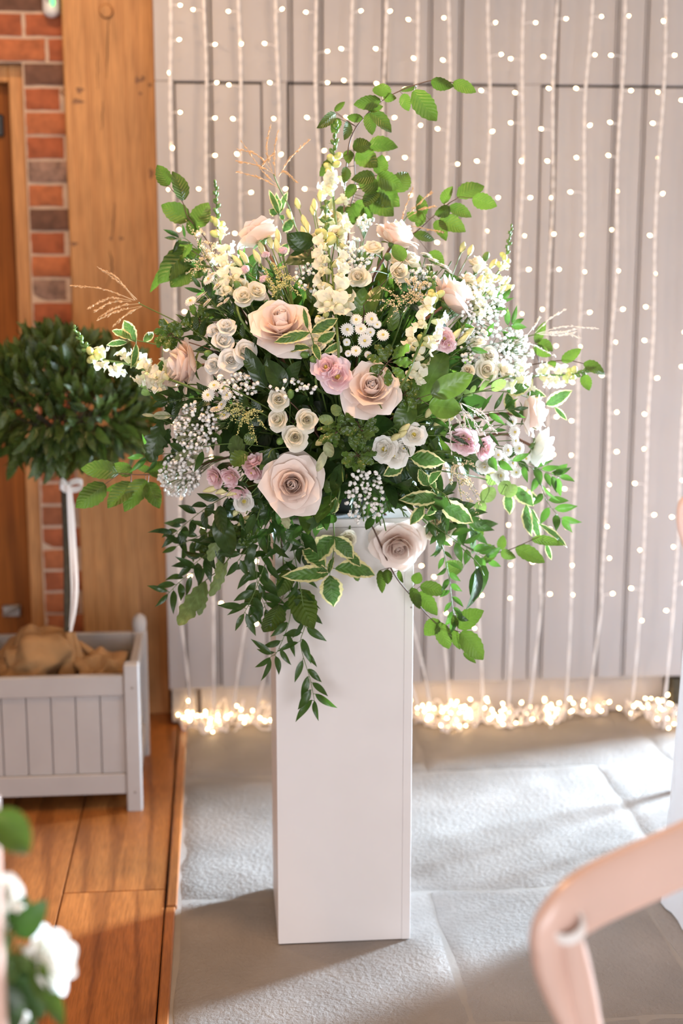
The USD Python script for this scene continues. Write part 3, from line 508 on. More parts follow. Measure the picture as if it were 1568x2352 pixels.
part(ch, 'band', lathe([(.017, -.008), (.021, -.007), (.021, .007), (.017, .008)], 14, leg[0]+V(0, 0, .002), nrm(leg[0]-leg[1])), MT['band'], 40)
rd = nrm((hoop[1]-hoop[4])*V(1, 1, 0)); fd = V(rd[1], -rd[0], 0); lb = lp[-1]
for s1, s2 in ((.42, 0), (0, .42), (.42, .42)):
    b = lb+rd*s1+fd*s2; part(ch, 'leg', tube(smooth_path([V(b[0], b[1], 0), V(b[0], b[1], .45)], 8), .017, 12), MT['chair'], True)
sc = lb*V(1, 1, 0)+rd*.21+fd*.2; a4 = [sc+rd*sx*.22+fd*sy*.22+V(0, 0, z) for z in (.44, .475) for sx in (-1, 1) for sy in (-1, 1)]; hu = trimesh.convex.convex_hull(np.array(a4)); part(ch, 'seat', (hu.vertices, hu.faces), MT['chair'], False)
hr = hoop[0]; part(ch, 'back_post', tube(smooth_path([hr, hr+fd*.05-V(0, 0, .4), V(*(lb+rd*.42)[:2], .46)], 12), .017, 12), MT['chair'], True)
# far chair behind the table
k0 = at(1560, 1156, 3.62); c2 = thing('limewash_chair', 'limewashed chair behind the white tablecloth, only its rounded top corner in the picture', 'chair', V(k0[0]+.3, k0[1], 0))
def cp(x, z, y=0): return V(k0[0]+x, k0[1]+y, z)
part(c2, 'back_frame', tube(smooth_path([cp(.30, .46, -.03), cp(.13, .60), cp(.03, .80), cp(.012, k0[2]-.02), cp(.035, k0[2]+.010), cp(.12, k0[2]+.006, .02), cp(.30, k0[2]+.02, .03), cp(.48, k0[2]+.006, .02), cp(.57, k0[2]+.01), cp(.588, k0[2]-.02), cp(.57, .80), cp(.47, .60), cp(.30, .46, -.03)], 60), .019, 12), MT['chair'], True)
part(c2, 'seat', lathe([(0, .475), (.19, .475), (.2, .465), (.19, .45), (0, .45)][::-1], 24, (k0[0]+.33, k0[1]+.16, 0)), MT['chair'], 40)
for dx, dy in ((.20, .04), (.46, .04), (.20, .28), (.46, .28)): part(c2, 'leg', tube([cp(dx, 0, dy), cp(dx, .455, dy)], .015, 10), MT['chair'], True)
#--BOUQUET--
# ================================================================== FLOWER ARRANGEMENT
fb = thing('flower_bowl', 'dark shallow bowl of floral foam on the plinth top under the flowers', 'bowl', (.272, 3.18, .999))
part(fb, 'bowl', lathe([(0, 1.0), (.09, 1.0), (.125, 1.05), (.128, 1.06), (.118, 1.055), (.085, 1.012), (0, 1.012)], 24, (.272, 3.18, 0)), MT['bowl'], 40)
v, f = arr(ICO2); part(fb, 'foam', (V(.272, 3.18, 1.10)+v*V(.105, .10, .10), f), MT['foam'])
TOCAM = lambda p: nrm(EYE-p)
def outward(p): return nrm((p-CEN)/AX)
def basis(ax, roll=0):
    ax = nrm(ax); x = nrm(np.cross([0.02, .1, 1], ax)); y = np.cross(ax, x); c, s = math.cos(roll), math.sin(roll); return np.stack([x*c+y*s, y*c-x*s, ax])
def stemto(p, d=None, k=.35, r=.0022, bend=.10):
    """a stem from the foam to the flower base p arriving along direction d"""
    p = np.asarray(p, float); o = FOAM+V(rng.normal()*.02, rng.normal()*.015, rng.normal()*.015+.01); L = np.linalg.norm(p-o)
    d = nrm(d) if d is not None else nrm(p-o)
    P = smooth_path([o, o+(p-o)*.5+V(0, 0, .04*L), p-d*L*.18, p], 12); return tube(P, r, 6)
def petals(c, axis, R, N, f0, roll, rg, ruffle=0.0, point=.5, amin=-8, amax=74, wide=1.0, gsub=(8, 9), hgt=1.0):
    B = basis(axis, roll); nt, ns = gsub; out = []
    for k in range(N):
        f = f0+(1-f0)*k/(N-1); phi = k*2.39996+rg.normal()*.12; al = math.radians(amin+(amax-amin)*f**1.15)+rg.normal()*(.03+.10*f); ln = R*(.78+.30*f)*hgt*(1+rg.normal()*.06)
        r0 = R*(.03+.12*f); z0 = R*(.05-.22*f); Wd = R*(.42+.40*f)*wide*(1+rg.normal()*.06); rec = (.15+1.55*f**1.5)*(.6+.8*rg.random()); t = np.linspace(0, 1, nt)
        erk = rg.uniform(-.3, 1.6); s = np.linspace(-1, 1, ns); P = np.zeros((nt, ns, 3)); rho = R*(.16+1.0*f**1.3)
        for i, sv in enumerate(s):
            tm = 1-.22*sv**2+point*.10*f*max(0, 1-2.6*abs(sv)); tt = t*tm; ang = al+math.radians(34)*(1-f*.35)*(1-1.7*tt)+rec*np.maximum(0, tt-.68)*2.2; dt = np.r_[0, np.diff(tt)]
            r = r0+np.cumsum(np.sin(ang)*dt)*ln; z = z0+np.cumsum(np.cos(ang)*dt)*ln; r = np.maximum(r, .02*R)
            sh = np.minimum(1, (tt/.42))**.6*(1-.10*tt**4); om = sv*Wd*sh; rc = np.maximum(np.minimum(rho, np.maximum(r, R*.10)*1.0+rho*.5*f), R*.10); dl = om/rc
            x = r-rc*(1-np.cos(dl)); y = rc*np.sin(dl); er = R*(.20*erk)*f*sv**4*tt**2; x = x+er*math.sin(al+.5); z = z-er*.5
            if ruffle: wv = ruffle*R*np.sin(sv*7+k*1.7+2*tt)*tt**3; x = x+wv*math.cos(al); z = z+wv*math.sin(al)
            P[:, i] = np.stack([x, y, z], 1)
        cf, sf = math.cos(phi), math.sin(phi); Q = np.stack([P[..., 0]*cf-P[..., 1]*sf, P[..., 0]*sf+P[..., 1]*cf, P[..., 2]], -1).reshape(-1, 3)
        T2, S2 = np.meshgrid(t, (s+1)/2, indexing='ij'); out.append((c+Q@B, grid_faces(nt, ns), np.stack([T2, S2], -1).reshape(-1, 2)))
    return out
def calyx(c, ax, R, n=5, w=.35, L=.9, back=True):
    ms = [ell(c-ax*R*.12, ax, R*.22, R*.24)]
    B = basis(ax)
    for k in range(n):
        a = k*2*np.pi/n; d = B[0]*math.cos(a)+B[1]*math.sin(a); ms.append(leaf(c-ax*R*.15+d*R*.15, c-ax*R*(.25 if back else -.35)+d*R*L, R*w, ax, 'lance', nu=5, m=1)[:2])
    return cat(ms)
FACE = lambda dx, up, tc=1.0: (lambda p: nrm(TOCAM(p)*tc+RT*dx+UP*up))
BLOOMS = []   # pixel circles of the blooms, kept clear of filler leaves
# ---- garden roses
roses = [
 (645, 742, 67, 1.02, FACE(-.05, .85, 1), 'large blush rose at the upper left centre, under the cream spray roses', 28),
 (852, 892, 65, 1.05, FACE(.05, .42, 1), 'large blush rose with a tight pointed heart at the centre of the arrangement', 22),
 (672, 1113, 66, 1.03, FACE(-.05, .0, 1), 'large open blush rose facing the camera low in the centre left', 30),
 (915, 1255, 57, .98, FACE(.02, -.45, 1), 'blush rose hanging lowest of the roses over the plinth front edge', 30),
 (420, 838, 62, .92, FACE(-1.6, .05, .55), 'blush rose turned sideways at the far left of the arrangement', 26),
 (592, 535, 52, .96, FACE(-.6, 1.2, -.25), 'blush rose seen from behind at the top left of the arrangement', 22),
 (912, 538, 54, .98, FACE(.55, 1.1, .25), 'pale blush rose facing upward at the top right under the beech leaves', 24),
 (1046, 680, 62, .96, FACE(.9, .75, .25), 'blush rose turned to the right beside the right-hand gypsophila', 24),
 (1226, 950, 54, .92, FACE(1.3, .05, .1), 'blush rose facing right at the far right edge of the arrangement', 24),
 (1243, 1032, 46, .90, FACE(1.1, -.4, -.2), 'bright white rose at the right edge, below the far right blush rose', 22)]
for i, (x, y, r, k, face, lab, N) in enumerate(roses):
    rg = np.random.default_rng(500+i); p = S(x, y, k); BLOOMS.append((x, y, r*1.05, p)); R = r*pxm(p); ax = face(p); c = p-ax*R*.30
    t = thing('rose', lab, 'rose', c); mt = MT['rose'] if i < 9 else MT['white']
    for m in petals(c, ax, R*(1.04 if i < 4 else 1.0), N, 0.0, rg.uniform(0, 6), rg, ruffle=.02, point=.9, amax=72 if i < 4 else 56, amin=-10): part(t, 'petal', m[:2], mt, True, m[2])
    part(t, 'sepals', calyx(c-ax*R*.1, ax, R*.75, L=.8), MT['stem'], True); part(t, 'stem', stemto(c-ax*R*.3, ax, r=.0032), MT['stem_red'], True)
# ---- spray roses: (stem label, k, heads [(x, y, r, facing)])
C0 = FACE(0, .15, 1)
sprays = [
 ('cream spray rose stem with four small blooms at the centre left', 1.0, 'cream', [(640, 918, 25, FACE(.0, .2)), (637, 963, 24, FACE(-.4, .2)), (704, 965, 27, FACE(.1, .1)), (677, 1005, 28, FACE(0, .05))], [(667, 905), (643, 1013)]),
 ('white spray rose stem with plump half-open blooms at the left', .96, 'white', [(512, 782, 25, FACE(.2, .5)), (562, 807, 28, FACE(.3, .3)), (530, 828, 27, FACE(.0, .2)), (490, 838, 22, FACE(-.4, .1)), (520, 750, 23, FACE(0, .6)), (492, 760, 18, FACE(-.4, .5))], [(478, 812)]),
 ('pair of cream spray roses above the upper left blush rose', .98, 'cream', [(560, 680, 24, FACE(-.2, .5)), (589, 668, 22, FACE(.3, .6))], [(545, 655)]),
 ('cream spray rose stem with four blooms at the right under the gypsophila', .95, 'cream', [(1097, 787, 21, FACE(0, .9, .5)), (1124, 816, 21, FACE(.5, .4)), (1117, 850, 26, FACE(.3, .2)), (1160, 850, 24, FACE(.8, .4, .5)), (1074, 850, 16, FACE(0, .4))], []),
 ('cream spray rose stem with five blooms at the top centre', .93, 'cream', [(857, 570, 23, FACE(0, .9, .6)), (823, 636, 24, FACE(-.3, .4)), (916, 624, 23, FACE(.2, .5)), (942, 596, 25, FACE(.5, .8, .5)), (912, 596, 20, FACE(0, .8))], [(890, 590)]),
 ('single faded cream spray rose hanging in front of the plinth top', .95, 'cream', [(800, 1238, 21, FACE(.1, -.3))], [(786, 1262), (818, 1322)]),
 ('faded cream spray roses at the lower right under the variegated leaves', .88, 'cream', [(1026, 1217, 27, FACE(.3, -.3)), (988, 1222, 20, FACE(-.3, -.2)), (1045, 1195, 22, FACE(.6, .1)), (1000, 1195, 20, FACE(0, 0))], []),
 ('tiny cream spray rose buds beside the pink lisianthus', 1.02, 'cream', [(733, 790, 14, FACE(0, .3)), (772, 802, 13, FACE(.2, .3))], [(756, 783), (700, 815), (720, 825)]),
 ('cream spray rose at the upper right edge above the side-facing rose', .92, 'cream', [(1097, 603, 23, FACE(.3, .9, .3)), (1075, 640, 20, FACE(.2, .8, .3))], [(1115, 590)])]
for i, (lab, k, col, heads, buds) in enumerate(sprays):
    rg = np.random.default_rng(600+i); cen = np.mean([h[:2] for h in heads], 0); j = S(cen[0], cen[1]+25, k*.82); t = thing('spray_rose', lab, 'spray rose', j)
    st = [stemto(j, r=.0022)]
    for (x, y, r, face) in heads:
        p = S(x, y, k); BLOOMS.append((x, y, r*1.1, p)); R = r*pxm(p)*1.08; ax = face(p); c = p-ax*R*.3; b = part(t, 'bloom', calyx(c-ax*R*.1, ax, R*.85), MT['stem'], True)
        for m in petals(c, ax, R, 18, 0, rg.uniform(0, 6), rg, ruffle=.03, point=.4, amin=-20, amax=54, gsub=(7, 7), wide=1.05): part(b, 'petal', m[:2], MT[col], True, m[2])
        st.append(tube(smooth_path([j, (j+c)/2+V(0, 0, .01), c-ax*R*.3], 6), .0014, 5))
    for (x, y) in buds:
        p = S(x, y, k); d = nrm(p-j); part(t, 'bud', cat([ell(p, d, .013, .0075), leaf(p-d*.012, p+d*.014, .009, TOCAM(p), 'lance', nu=4, m=1)[:2]]), MT['greenbud'], True); st.append(tube(smooth_path([j, p-d*.01], 5), .0011, 5))
    part(t, 'stem', cat(st), MT['stem'], True)
# ---- lisianthus
lis = [
 ('two-headed pink lisianthus beside the central blush rose', 1.06, 'pink', [(748, 842, 31, FACE(-.25, .35)), (774, 864, 35, FACE(.0, .1))], []),
 ('white lisianthus cluster of four open blooms at the right of centre', 1.03, 'white', [(880, 1031, 29, FACE(-.35, .1)), (905, 1046, 29, FACE(.05, -.1)), (927, 1030, 24, FACE(.25, .15)), (951, 998, 27, FACE(.15, .1))], [(928, 984), (907, 1004), (921, 998)]),
 ('pink lisianthus spray drooping at the lower left, beside the low blush rose', .98, 'pink', [(580, 1058, 26, FACE(-.3, .6, .5)), (578, 1085, 24, FACE(-.3, -.4, .5)), (490, 1098, 25, FACE(-.6, -.25, .5)), (527, 1096, 23, FACE(-.3, -.3, .5)), (543, 1130, 27, FACE(-.2, -.8, .5))], [(484, 1124), (512, 1127), (537, 1130)]),
 ('single white lisianthus at the lower left under the drooping pink lisianthus', .99, 'white', [(560, 1152, 23, FACE(0, -.1))], [(535, 1180), (560, 1196)]),
 ('pale pink lisianthus pair at the right, under the silvery grass', .96, 'pink', [(1060, 1018, 34, FACE(-.1, -.5, .6)), (1075, 1010, 28, FACE(.2, .3, .6)), (1116, 1031, 27, FACE(.5, -.1, .6))], [(1030, 962), (1040, 950), (985, 946), (1012, 957), (1010, 968)]),
 ('small pink lisianthus at the right below the snapdragon', .99, 'pink', [(1020, 776, 26, FACE(.2, .1)), (1030, 792, 20, FACE(.4, -.3))], [(1045, 770), (1062, 780), (1075, 765)]),
 ('closed cream and pink lisianthus buds at the top left', .93, 'pink', [(651, 576, 16, FACE(.1, 1.6, .2)), (610, 585, 14, FACE(-.3, 1.4, .3)), (562, 620, 16, FACE(-.6, .9, .3)), (605, 640, 14, FACE(-.6, .8, .3))], [(638, 542), (620, 555), (636, 565), (590, 590), (560, 590), (545, 600), (600, 570)]),
 ('cream lisianthus buds on long stems at the top centre', .90, 'cream', [(765, 500, 22, FACE(.2, .6)), (775, 540, 22, FACE(.2, .2)), (722, 548, 17, FACE(-.2, 1))], [(683, 468), (664, 492), (698, 508), (722, 470), (735, 450), (718, 482), (697, 536), (728, 545), (705, 520), (760, 470)]),
 ('cream lisianthus buds fanning out at the upper right', .90, 'cream', [(1095, 618, 18, FACE(.5, 1, .2)), (1120, 628, 18, FACE(.8, .8, .2)), (1072, 660, 16, FACE(.5, .5, .3))], [(1062, 568), (1080, 575), (1107, 610), (1132, 606), (1140, 640), (1118, 640), (1100, 645), (1162, 646), (1170, 662), (1150, 665), (1160, 662)]),
 ('white lisianthus peeking out low at the centre right edge', .90, 'white', [(1150, 1092, 20, FACE(.4, 0)), (1112, 1072, 22, FACE(0, -.6))], [(1122, 1082)])]
for i, (lab, k, col, heads, buds) in enumerate(lis):
    rg = np.random.default_rng(700+i); cen = np.mean([h[:2] for h in heads+buds], 0); j = S(*(cen*.62+V(800, 960)*.38), k*.86); t = thing('lisianthus', lab, 'lisianthus', j); st = [stemto(j, r=.0022)]
    for (x, y, r, face) in heads:
        p = S(x, y, k); BLOOMS.append((x, y, r*1.1, p)); R = r*pxm(p)*1.12; ax = face(p); c = p-ax*R*.35; small = r < 19
        b = part(t, 'bloom', calyx(c-ax*R*.2, ax, R*.7, w=.2, L=.6, back=False), MT['stem'], True)
        for m in petals(c, ax, R, 12, .10 if not small else 0, rg.uniform(0, 6), rg, ruffle=.07, point=0, amin=8 if not small else -14, amax=62 if not small else 12, gsub=(8, 9), wide=1.0, hgt=.95): part(b, 'petal', m[:2], MT[col], True, m[2])
        part(b, 'pistil', cat([ell(c+ax*R*.30, ax, R*.30, R*.09), ell(c+ax*R*.10, ax, R*.2, R*.2)]), MT['pistil'], True)
        st.append(tube(smooth_path([j, (j+c)/2+V(0, 0, .012), c-ax*R*.3], 7), .0014, 5))
    for (x, y) in buds:
        p = S(x, y, k); d = nrm(p-j+V(0, 0, .03)); n = 8; P = p+d*np.linspace(-.016, .018, n)[:, None]; part(t, 'bud', tube(P, .0068*np.sin(np.linspace(.35, math.pi-.12, n))**.9, 7), MT['yellowbud'], True)
        part(t, 'bud_sepals', cat([leaf(p-d*.017, p+d*rng.uniform(-.004, .006)+np.array(basis(d)[0])*.008*sx, .004, basis(d)[1], 'lance', nu=4, m=1)[:2] for sx in (-1, 1)]), MT['greenbud'], True); st.append(tube(smooth_path([j, (j+p)/2+V(0, 0, .006), p-d*.016], 7), .0012, 5))
    part(t, 'stem', cat(st), MT['stem'], True)
# ---- snapdragons
def floret(p, ax, sz, up, rg):
    """two-lipped flower: throat tube, two upper lobes, three lower lobes round a swollen palate"""
    ax = nrm(ax); up = nrm(up-ax*(up@ax)); sd = np.cross(ax, up); ms = []; uvs = []
    n = 7; P = p+ax*sz*np.linspace(0, .75, n)[:, None]; v, f = tube(P, sz*.24*np.sin(np.linspace(.5, 2.1, n)), 8, False); ms.append((v, f)); uvs.append(np.stack([np.repeat(np.linspace(0, .5, n), 8), np.full(n*8, .5)], 1))
    m0 = p+ax*sz*.62
    for a, L, w, lift in ((.45, .80, .62, 1), (-.45, .80, .62, 1), (0, .62, .55, -1), (.95, .60, .5, -1), (-.95, .60, .5, -1)):
        d = nrm(up*lift*math.cos(a)+sd*math.sin(a)); d2 = nrm(d*.8+ax*(.55 if lift > 0 else .25)); lf = leaf(m0+d*sz*.10, m0+d*sz*.12+d2*sz*L, sz*w, nrm(ax-d*.4)*(1 if lift > 0 else -1)*1.0, 'round', fold=.2, arch=.16, wave=.12, wf=2, nu=6, m=2, seed=rg.uniform(0, 6)); ms.append(lf[:2]); uvs.append(.35+.65*lf[2])
    e = ell(m0+ax*sz*.10-up*sz*.10, up, sz*.17, sz*.22); ms.append(e); uvs.append(np.full((len(e[0]), 2), .38))
    return cat(ms)+(np.vstack(uvs),)
snaps = [
 ('snapdragon spike with a green tip standing at the upper left', .92, [(540, 680), (515, 600), (500, 520), (495, 422)], 1.0),
 ('tallest snapdragon spike, among the beech leaves at the top centre', .90, [(775, 560), (765, 450), (765, 370), (772, 285)], 1.05),
 ('snapdragon spike in front at the top centre, with white lower flowers', 1.02, [(770, 720), (762, 620), (748, 545), (748, 462)], 1.15),
 ('snapdragon spike curving up beside the right-hand blush rose', 1.04, [(960, 800), (990, 730), (1000, 680), (985, 618)], 1.0),
 ('snapdragon spike leaning out at the upper right edge', .92, [(1080, 720), (1125, 650), (1158, 600), (1174, 522)], .8),
 ('snapdragon spike reaching out to the left over the bay tree', .96, [(390, 872), (300, 838), (215, 818), (172, 757)], 1.05),
 ('snapdragon spike reaching out to the right edge of the arrangement', .92, [(1180, 868), (1250, 862), (1310, 860), (1362, 848)], .95),
 ('short white snapdragon half hidden at the centre', .95, [(735, 800), (738, 770), (742, 730), (748, 705)], .8),
 ('white snapdragon low at the left of the central green leaves', .93, [(945, 880), (955, 830), (965, 790), (975, 760)], .85)]
for i, (lab, k, pts, sc) in enumerate(snaps):
    rg = np.random.default_rng(800+i); P = smooth_path([S(x, y, k*(1+.0*q)) for q, (x, y) in enumerate(pts)], 60); L = np.linalg.norm(np.diff(P, axis=0), axis=1).sum(); j = P[0]
    t = thing('snapdragon', lab, 'snapdragon', j); T, N, B = frames(P); n = int(26*L/.28)+6; st = [stemto(j, T[0], r=.0028), tube(P, np.linspace(.0032, .0012, 60), 7)]
    for q in range(n):
        u = (q+.5)/n; m = min(59, int(u*60)); a = q*2.4; d = N[m]*math.cos(a)+B[m]*math.sin(a)
        if d@TOCAM(P[m]) < -.55 and u < .6 and i != 6: a += math.pi; d = -d
        if u < .56:
            if q % 2 and u > .1: continue
            ax = nrm(d+T[m]*.25-V(0, 0, .15)); m2 = floret(P[m]+d*.004, ax, .031*sc*(1.05-.45*u), T[m], rg); part(t, 'floret', m2[:2], MT['snap'], True, m2[2])
            st.append(leaf(P[m], P[m]+d*.012+T[m]*.012, .006, T[m], 'lance', nu=4, m=1)[:2])
        elif u < .72: ax = nrm(d+T[m]*.5); part(t, 'bud', ell(P[m]+ax*.011*sc, ax, .0125*sc*(1.5-u), .0075*sc), MT['snapbud'], True)
        else:
            ax = nrm(d*(1.3-u)*1.6+T[m]); s2 = .0095*(1.55-u)*sc; part(t, 'bud', cat([ell(P[m]+ax*s2, ax, s2, s2*.55), leaf(P[m], P[m]+d*s2*2+T[m]*s2*.4, s2*.9, T[m], 'lance', nu=3, m=1)[:2]]), MT['greenbud'], True)
    part(t, 'stem', cat(st), MT['stem'], True)
# ---- gypsophila
gyps = [
 ('dense gypsophila cloud at the right below the side-facing rose', .95, 1108, 710, 52, 68, 120), ('dense gypsophila cloud at the far right above the snapdragon', .92, 1172, 815, 52, 62, 130), ('gypsophila spray at the lower left edge, hanging over the boarded wall', .93, 412, 1092, 48, 52, 120),
 ('gypsophila spray at the left below the left-facing rose', .96, 450, 985, 50, 62, 95), ('gypsophila spray at the centre left beside the white button flowers', 1.0, 545, 885, 50, 30, 46), ('gypsophila spray hanging in front at the bottom centre', 1.03, 838, 1140, 46, 66, 66),
 ('sparse gypsophila sprig at the centre above the cream spray roses', 1.02, 672, 893, 58, 22, 17), ('gypsophila sprig at the upper centre left of the front snapdragon', .95, 708, 628, 34, 42, 26), ('gypsophila sprig at the upper centre right of the front snapdragon', .93, 812, 590, 46, 46, 44), ('small bright gypsophila tuft at the top beside the pale upward rose', .92, 838, 512, 20, 22, 20),
 ('gypsophila tuft behind the astilbe at the upper right', .90, 968, 640, 40, 24, 44), ('gypsophila sprig at the right between the cream spray roses', .90, 1078, 800, 34, 44, 36)]
v1, f1 = arr(ICO2)
for i, (lab, k, x, y, rx, ry, n) in enumerate(gyps):
    n = int(n*1.6)
    rg = np.random.default_rng(900+i); c = S(x, y, k*.9); BLOOMS.append((x, y, min(rx, ry)*.9, c)); j = S(*(V(x, y)*.7+V(790, 960)*.3), k*.72); t = thing('gypsophila', lab, 'gypsophila', j); st = [stemto(j, r=.0016)]; fl_ = []; nodes_ = []
    for q in range(max(5, n//9)):
        a = rg.uniform(0, 6.28); h = j*.35+c*.65+(RT*math.cos(a)*rx+UP*math.sin(a)*ry)*pxm(c)*.45*rg.random(); nodes_.append(h); st.append(tube(smooth_path([j, (j+h)/2+V(0, 0, .008), h], 5), .0009, 4))
    for q in range(n):
        a = rg.uniform(0, 6.28); rr = rg.random()**.5; p = S(x+rx*rr*math.cos(a), y+ry*rr*math.sin(a), k*(1+rg.uniform(-.10, .05))); h = min(nodes_, key=lambda z: np.linalg.norm(z-p)); s = rg.uniform(.0027, .0044)
        w = v1*s*rg.uniform(.72, 1.22, (len(v1), 1))*(1+.3*(meshkit.noise(v1*1.7+q*3.1, q)[:, None]-.5)); fl_.append((p+w, f1)); st.append(tube(smooth_path([h, (h+p)/2+V(0, 0, .002), p], 4), .00055, 3))
    part(t, 'florets', cat(fl_), MT['gyp'], True, kind='stuff'); part(t, 'stem', cat(st), MT['stem'], True)
# ---- button chrysanthemums
btn = [
 ('white button chrysanthemums in a cluster at the upper right of centre', 1.04, C0, [(818, 735, 15), (852, 733, 17), (797, 757, 16), (828, 756, 15), (850, 763, 12), (838, 782, 17), (879, 770, 15), (866, 745, 10), (796, 786, 9), (817, 806, 13), (799, 812, 8), (845, 815, 9)]),
 ('white button chrysanthemums turned sideways at the upper left', .99, FACE(-.6, .7, .5), [(480, 642, 16), (462, 682, 17), (500, 657, 14), (438, 692, 15), (476, 696, 14), (488, 632, 13), (520, 690, 10), (505, 700, 9)]),
 ('white button chrysanthemums at the left above the gypsophila', .99, FACE(-.4, .5, .8), [(492, 886, 15), (478, 908, 16), (515, 892, 16), (522, 908, 15), (498, 940, 17), (516, 955, 15), (510, 930, 14)]),
 ('white button chrysanthemums in a trail at the right beside the pale pink lisianthus', .93, FACE(.5, -.1, .8), [(1175, 968, 13), (1181, 992, 15), (1183, 1012, 12), (1165, 1034, 15), (1191, 1030, 15), (1143, 1045, 14), (1152, 1058, 16), (1176, 1064, 13), (1207, 1053, 13), (1185, 1085, 13)]),
 ('white button chrysanthemums seen edge-on at the top right behind the snapdragon', .90, FACE(.5, 1.6, .15), [(978, 586, 15), (994, 598, 16), (985, 612, 15), (1018, 612, 15), (1028, 622, 14)])]
for i, (lab, k, face, heads) in enumerate(btn):
    rg = np.random.default_rng(1000+i); cen = np.mean([h[:2] for h in heads], 0); j = S(*(cen*.75+V(800, 960)*.25), k*.78); t = thing('chrysanthemum', lab, 'chrysanthemum', j); st = [stemto(j, r=.0018)]
    for (x, y, r) in heads:
        p = S(x, y, k); BLOOMS.append((x, y, r*1.1, p)); R = r*pxm(p)*1.08; ax = nrm(face(p)+rg.normal(size=3)*.22); B = basis(ax); ms = []; uvs = []
        for ring, (nr, rl, tl) in enumerate(((19, 1.0, .05), (17, .86, .30), (13, .64, .60), (8, .42, .9))):
            for q in range(nr): a = (q+ring*.4)*2*np.pi/nr; d = nrm(B[0]*math.cos(a)+B[1]*math.sin(a)+ax*tl); lf = leaf(p+d*R*.12, p+d*R*rl*rg.uniform(.93, 1.05), R*.27, ax, 'pitto', fold=-.2, arch=.06, nu=4, m=1); ms.append(lf[:2]); uvs.append(lf[2]*.6+.4)
        h = part(t, 'flower_head', cat(ms), MT['white'], True, np.vstack(uvs)); part(h, 'centre', ell(p+ax*R*.14, ax, R*.20, R*.20), MT['pistil'], True, label='yellow-green centre')
        st.append(tube(smooth_path([j, (j+p)/2, p-ax*.006], 5), .001, 4)); st.append(ell(p-ax*.003, ax, R*.16, R*.5))
    part(t, 'stem', cat(st), MT['stem'], True)
# ---- astilbe
ast = [
 ('peach astilbe plume at the upper left edge', .95, 'astil', (505, 650), (428, 505), [(418, 595), (425, 628), (455, 560), (500, 556), (440, 640), (520, 625), (520, 590), (470, 540)]),
 ('peach astilbe plume fanned out at the upper right of centre', 1.03, 'astil', (925, 725), (975, 645), [(845, 690), (873, 660), (905, 640), (985, 680), (990, 705), (930, 640), (870, 715), (950, 640), (985, 655), (890, 740)]),
 ('yellowish astilbe plume drooping at the left of centre', 1.02, 'astily', (565, 925), (545, 1000), [(500, 960), (520, 985), (590, 1020), (610, 985), (580, 1005), (530, 945), (605, 945), (510, 935)]),
 ('peach astilbe plume drooping at the lower right beside the variegated leaves', .99, 'astil', (1045, 1055), (1060, 1150), [(1028, 1140), (1035, 1115), (1098, 1075), (1100, 1140), (1105, 1165), (1015, 1075), (1085, 1115), (1102, 1195)]),
 ('pale curling astilbe plume at the upper left of centre', .98, 'astily', (635, 700), (640, 610), [(600, 610), (612, 640), (668, 635), (682, 645), (690, 680), (655, 612), (622, 605), (700, 668)])]
vo, fo = OCT
for i, (lab, k, col, b, tip, tips) in enumerate(ast):
    rg = np.random.default_rng(1100+i); B_, T_ = S(*b, k*.92), S(*tip, k); t = thing('astilbe', lab, 'astilbe', B_); st = [stemto(B_, r=.0016)]; ms = []
    main = smooth_path([B_, B_*.5+T_*.5, T_], 20); st.append(tube(main, np.linspace(.0014, .0006, 20), 5)); lines = [main[4:]]
    for q, tp in enumerate(tips):
        a = main[int(1+q*15/len(tips))]; e = S(*tp, k*rg.uniform(.95, 1.05)); mid = (a+e)/2+V(0, 0, .012); ln = smooth_path([a, mid, e], 16); lines.append(ln); st.append(tube(ln, .0006, 4))
    for ln in lines:
        for q in range(58):
            u = rg.uniform(.12, 1); p = ln[int(u*(len(ln)-1))]*1.0; p = p+(ln[min(len(ln)-1, int(u*(len(ln)-1))+1)]-p)*rg.random(); s = rg.uniform(.0010, .0020)*(1.15-.4*u); ms.append((p+rg.normal(size=3)*.0026*(1.2-.7*u)+vo*s*rg.uniform(.7, 1.3, 3), fo))
    part(t, 'florets', cat(ms), MT[col], False, kind='stuff'); part(t, 'stem', cat(st), MT['stem'], True)
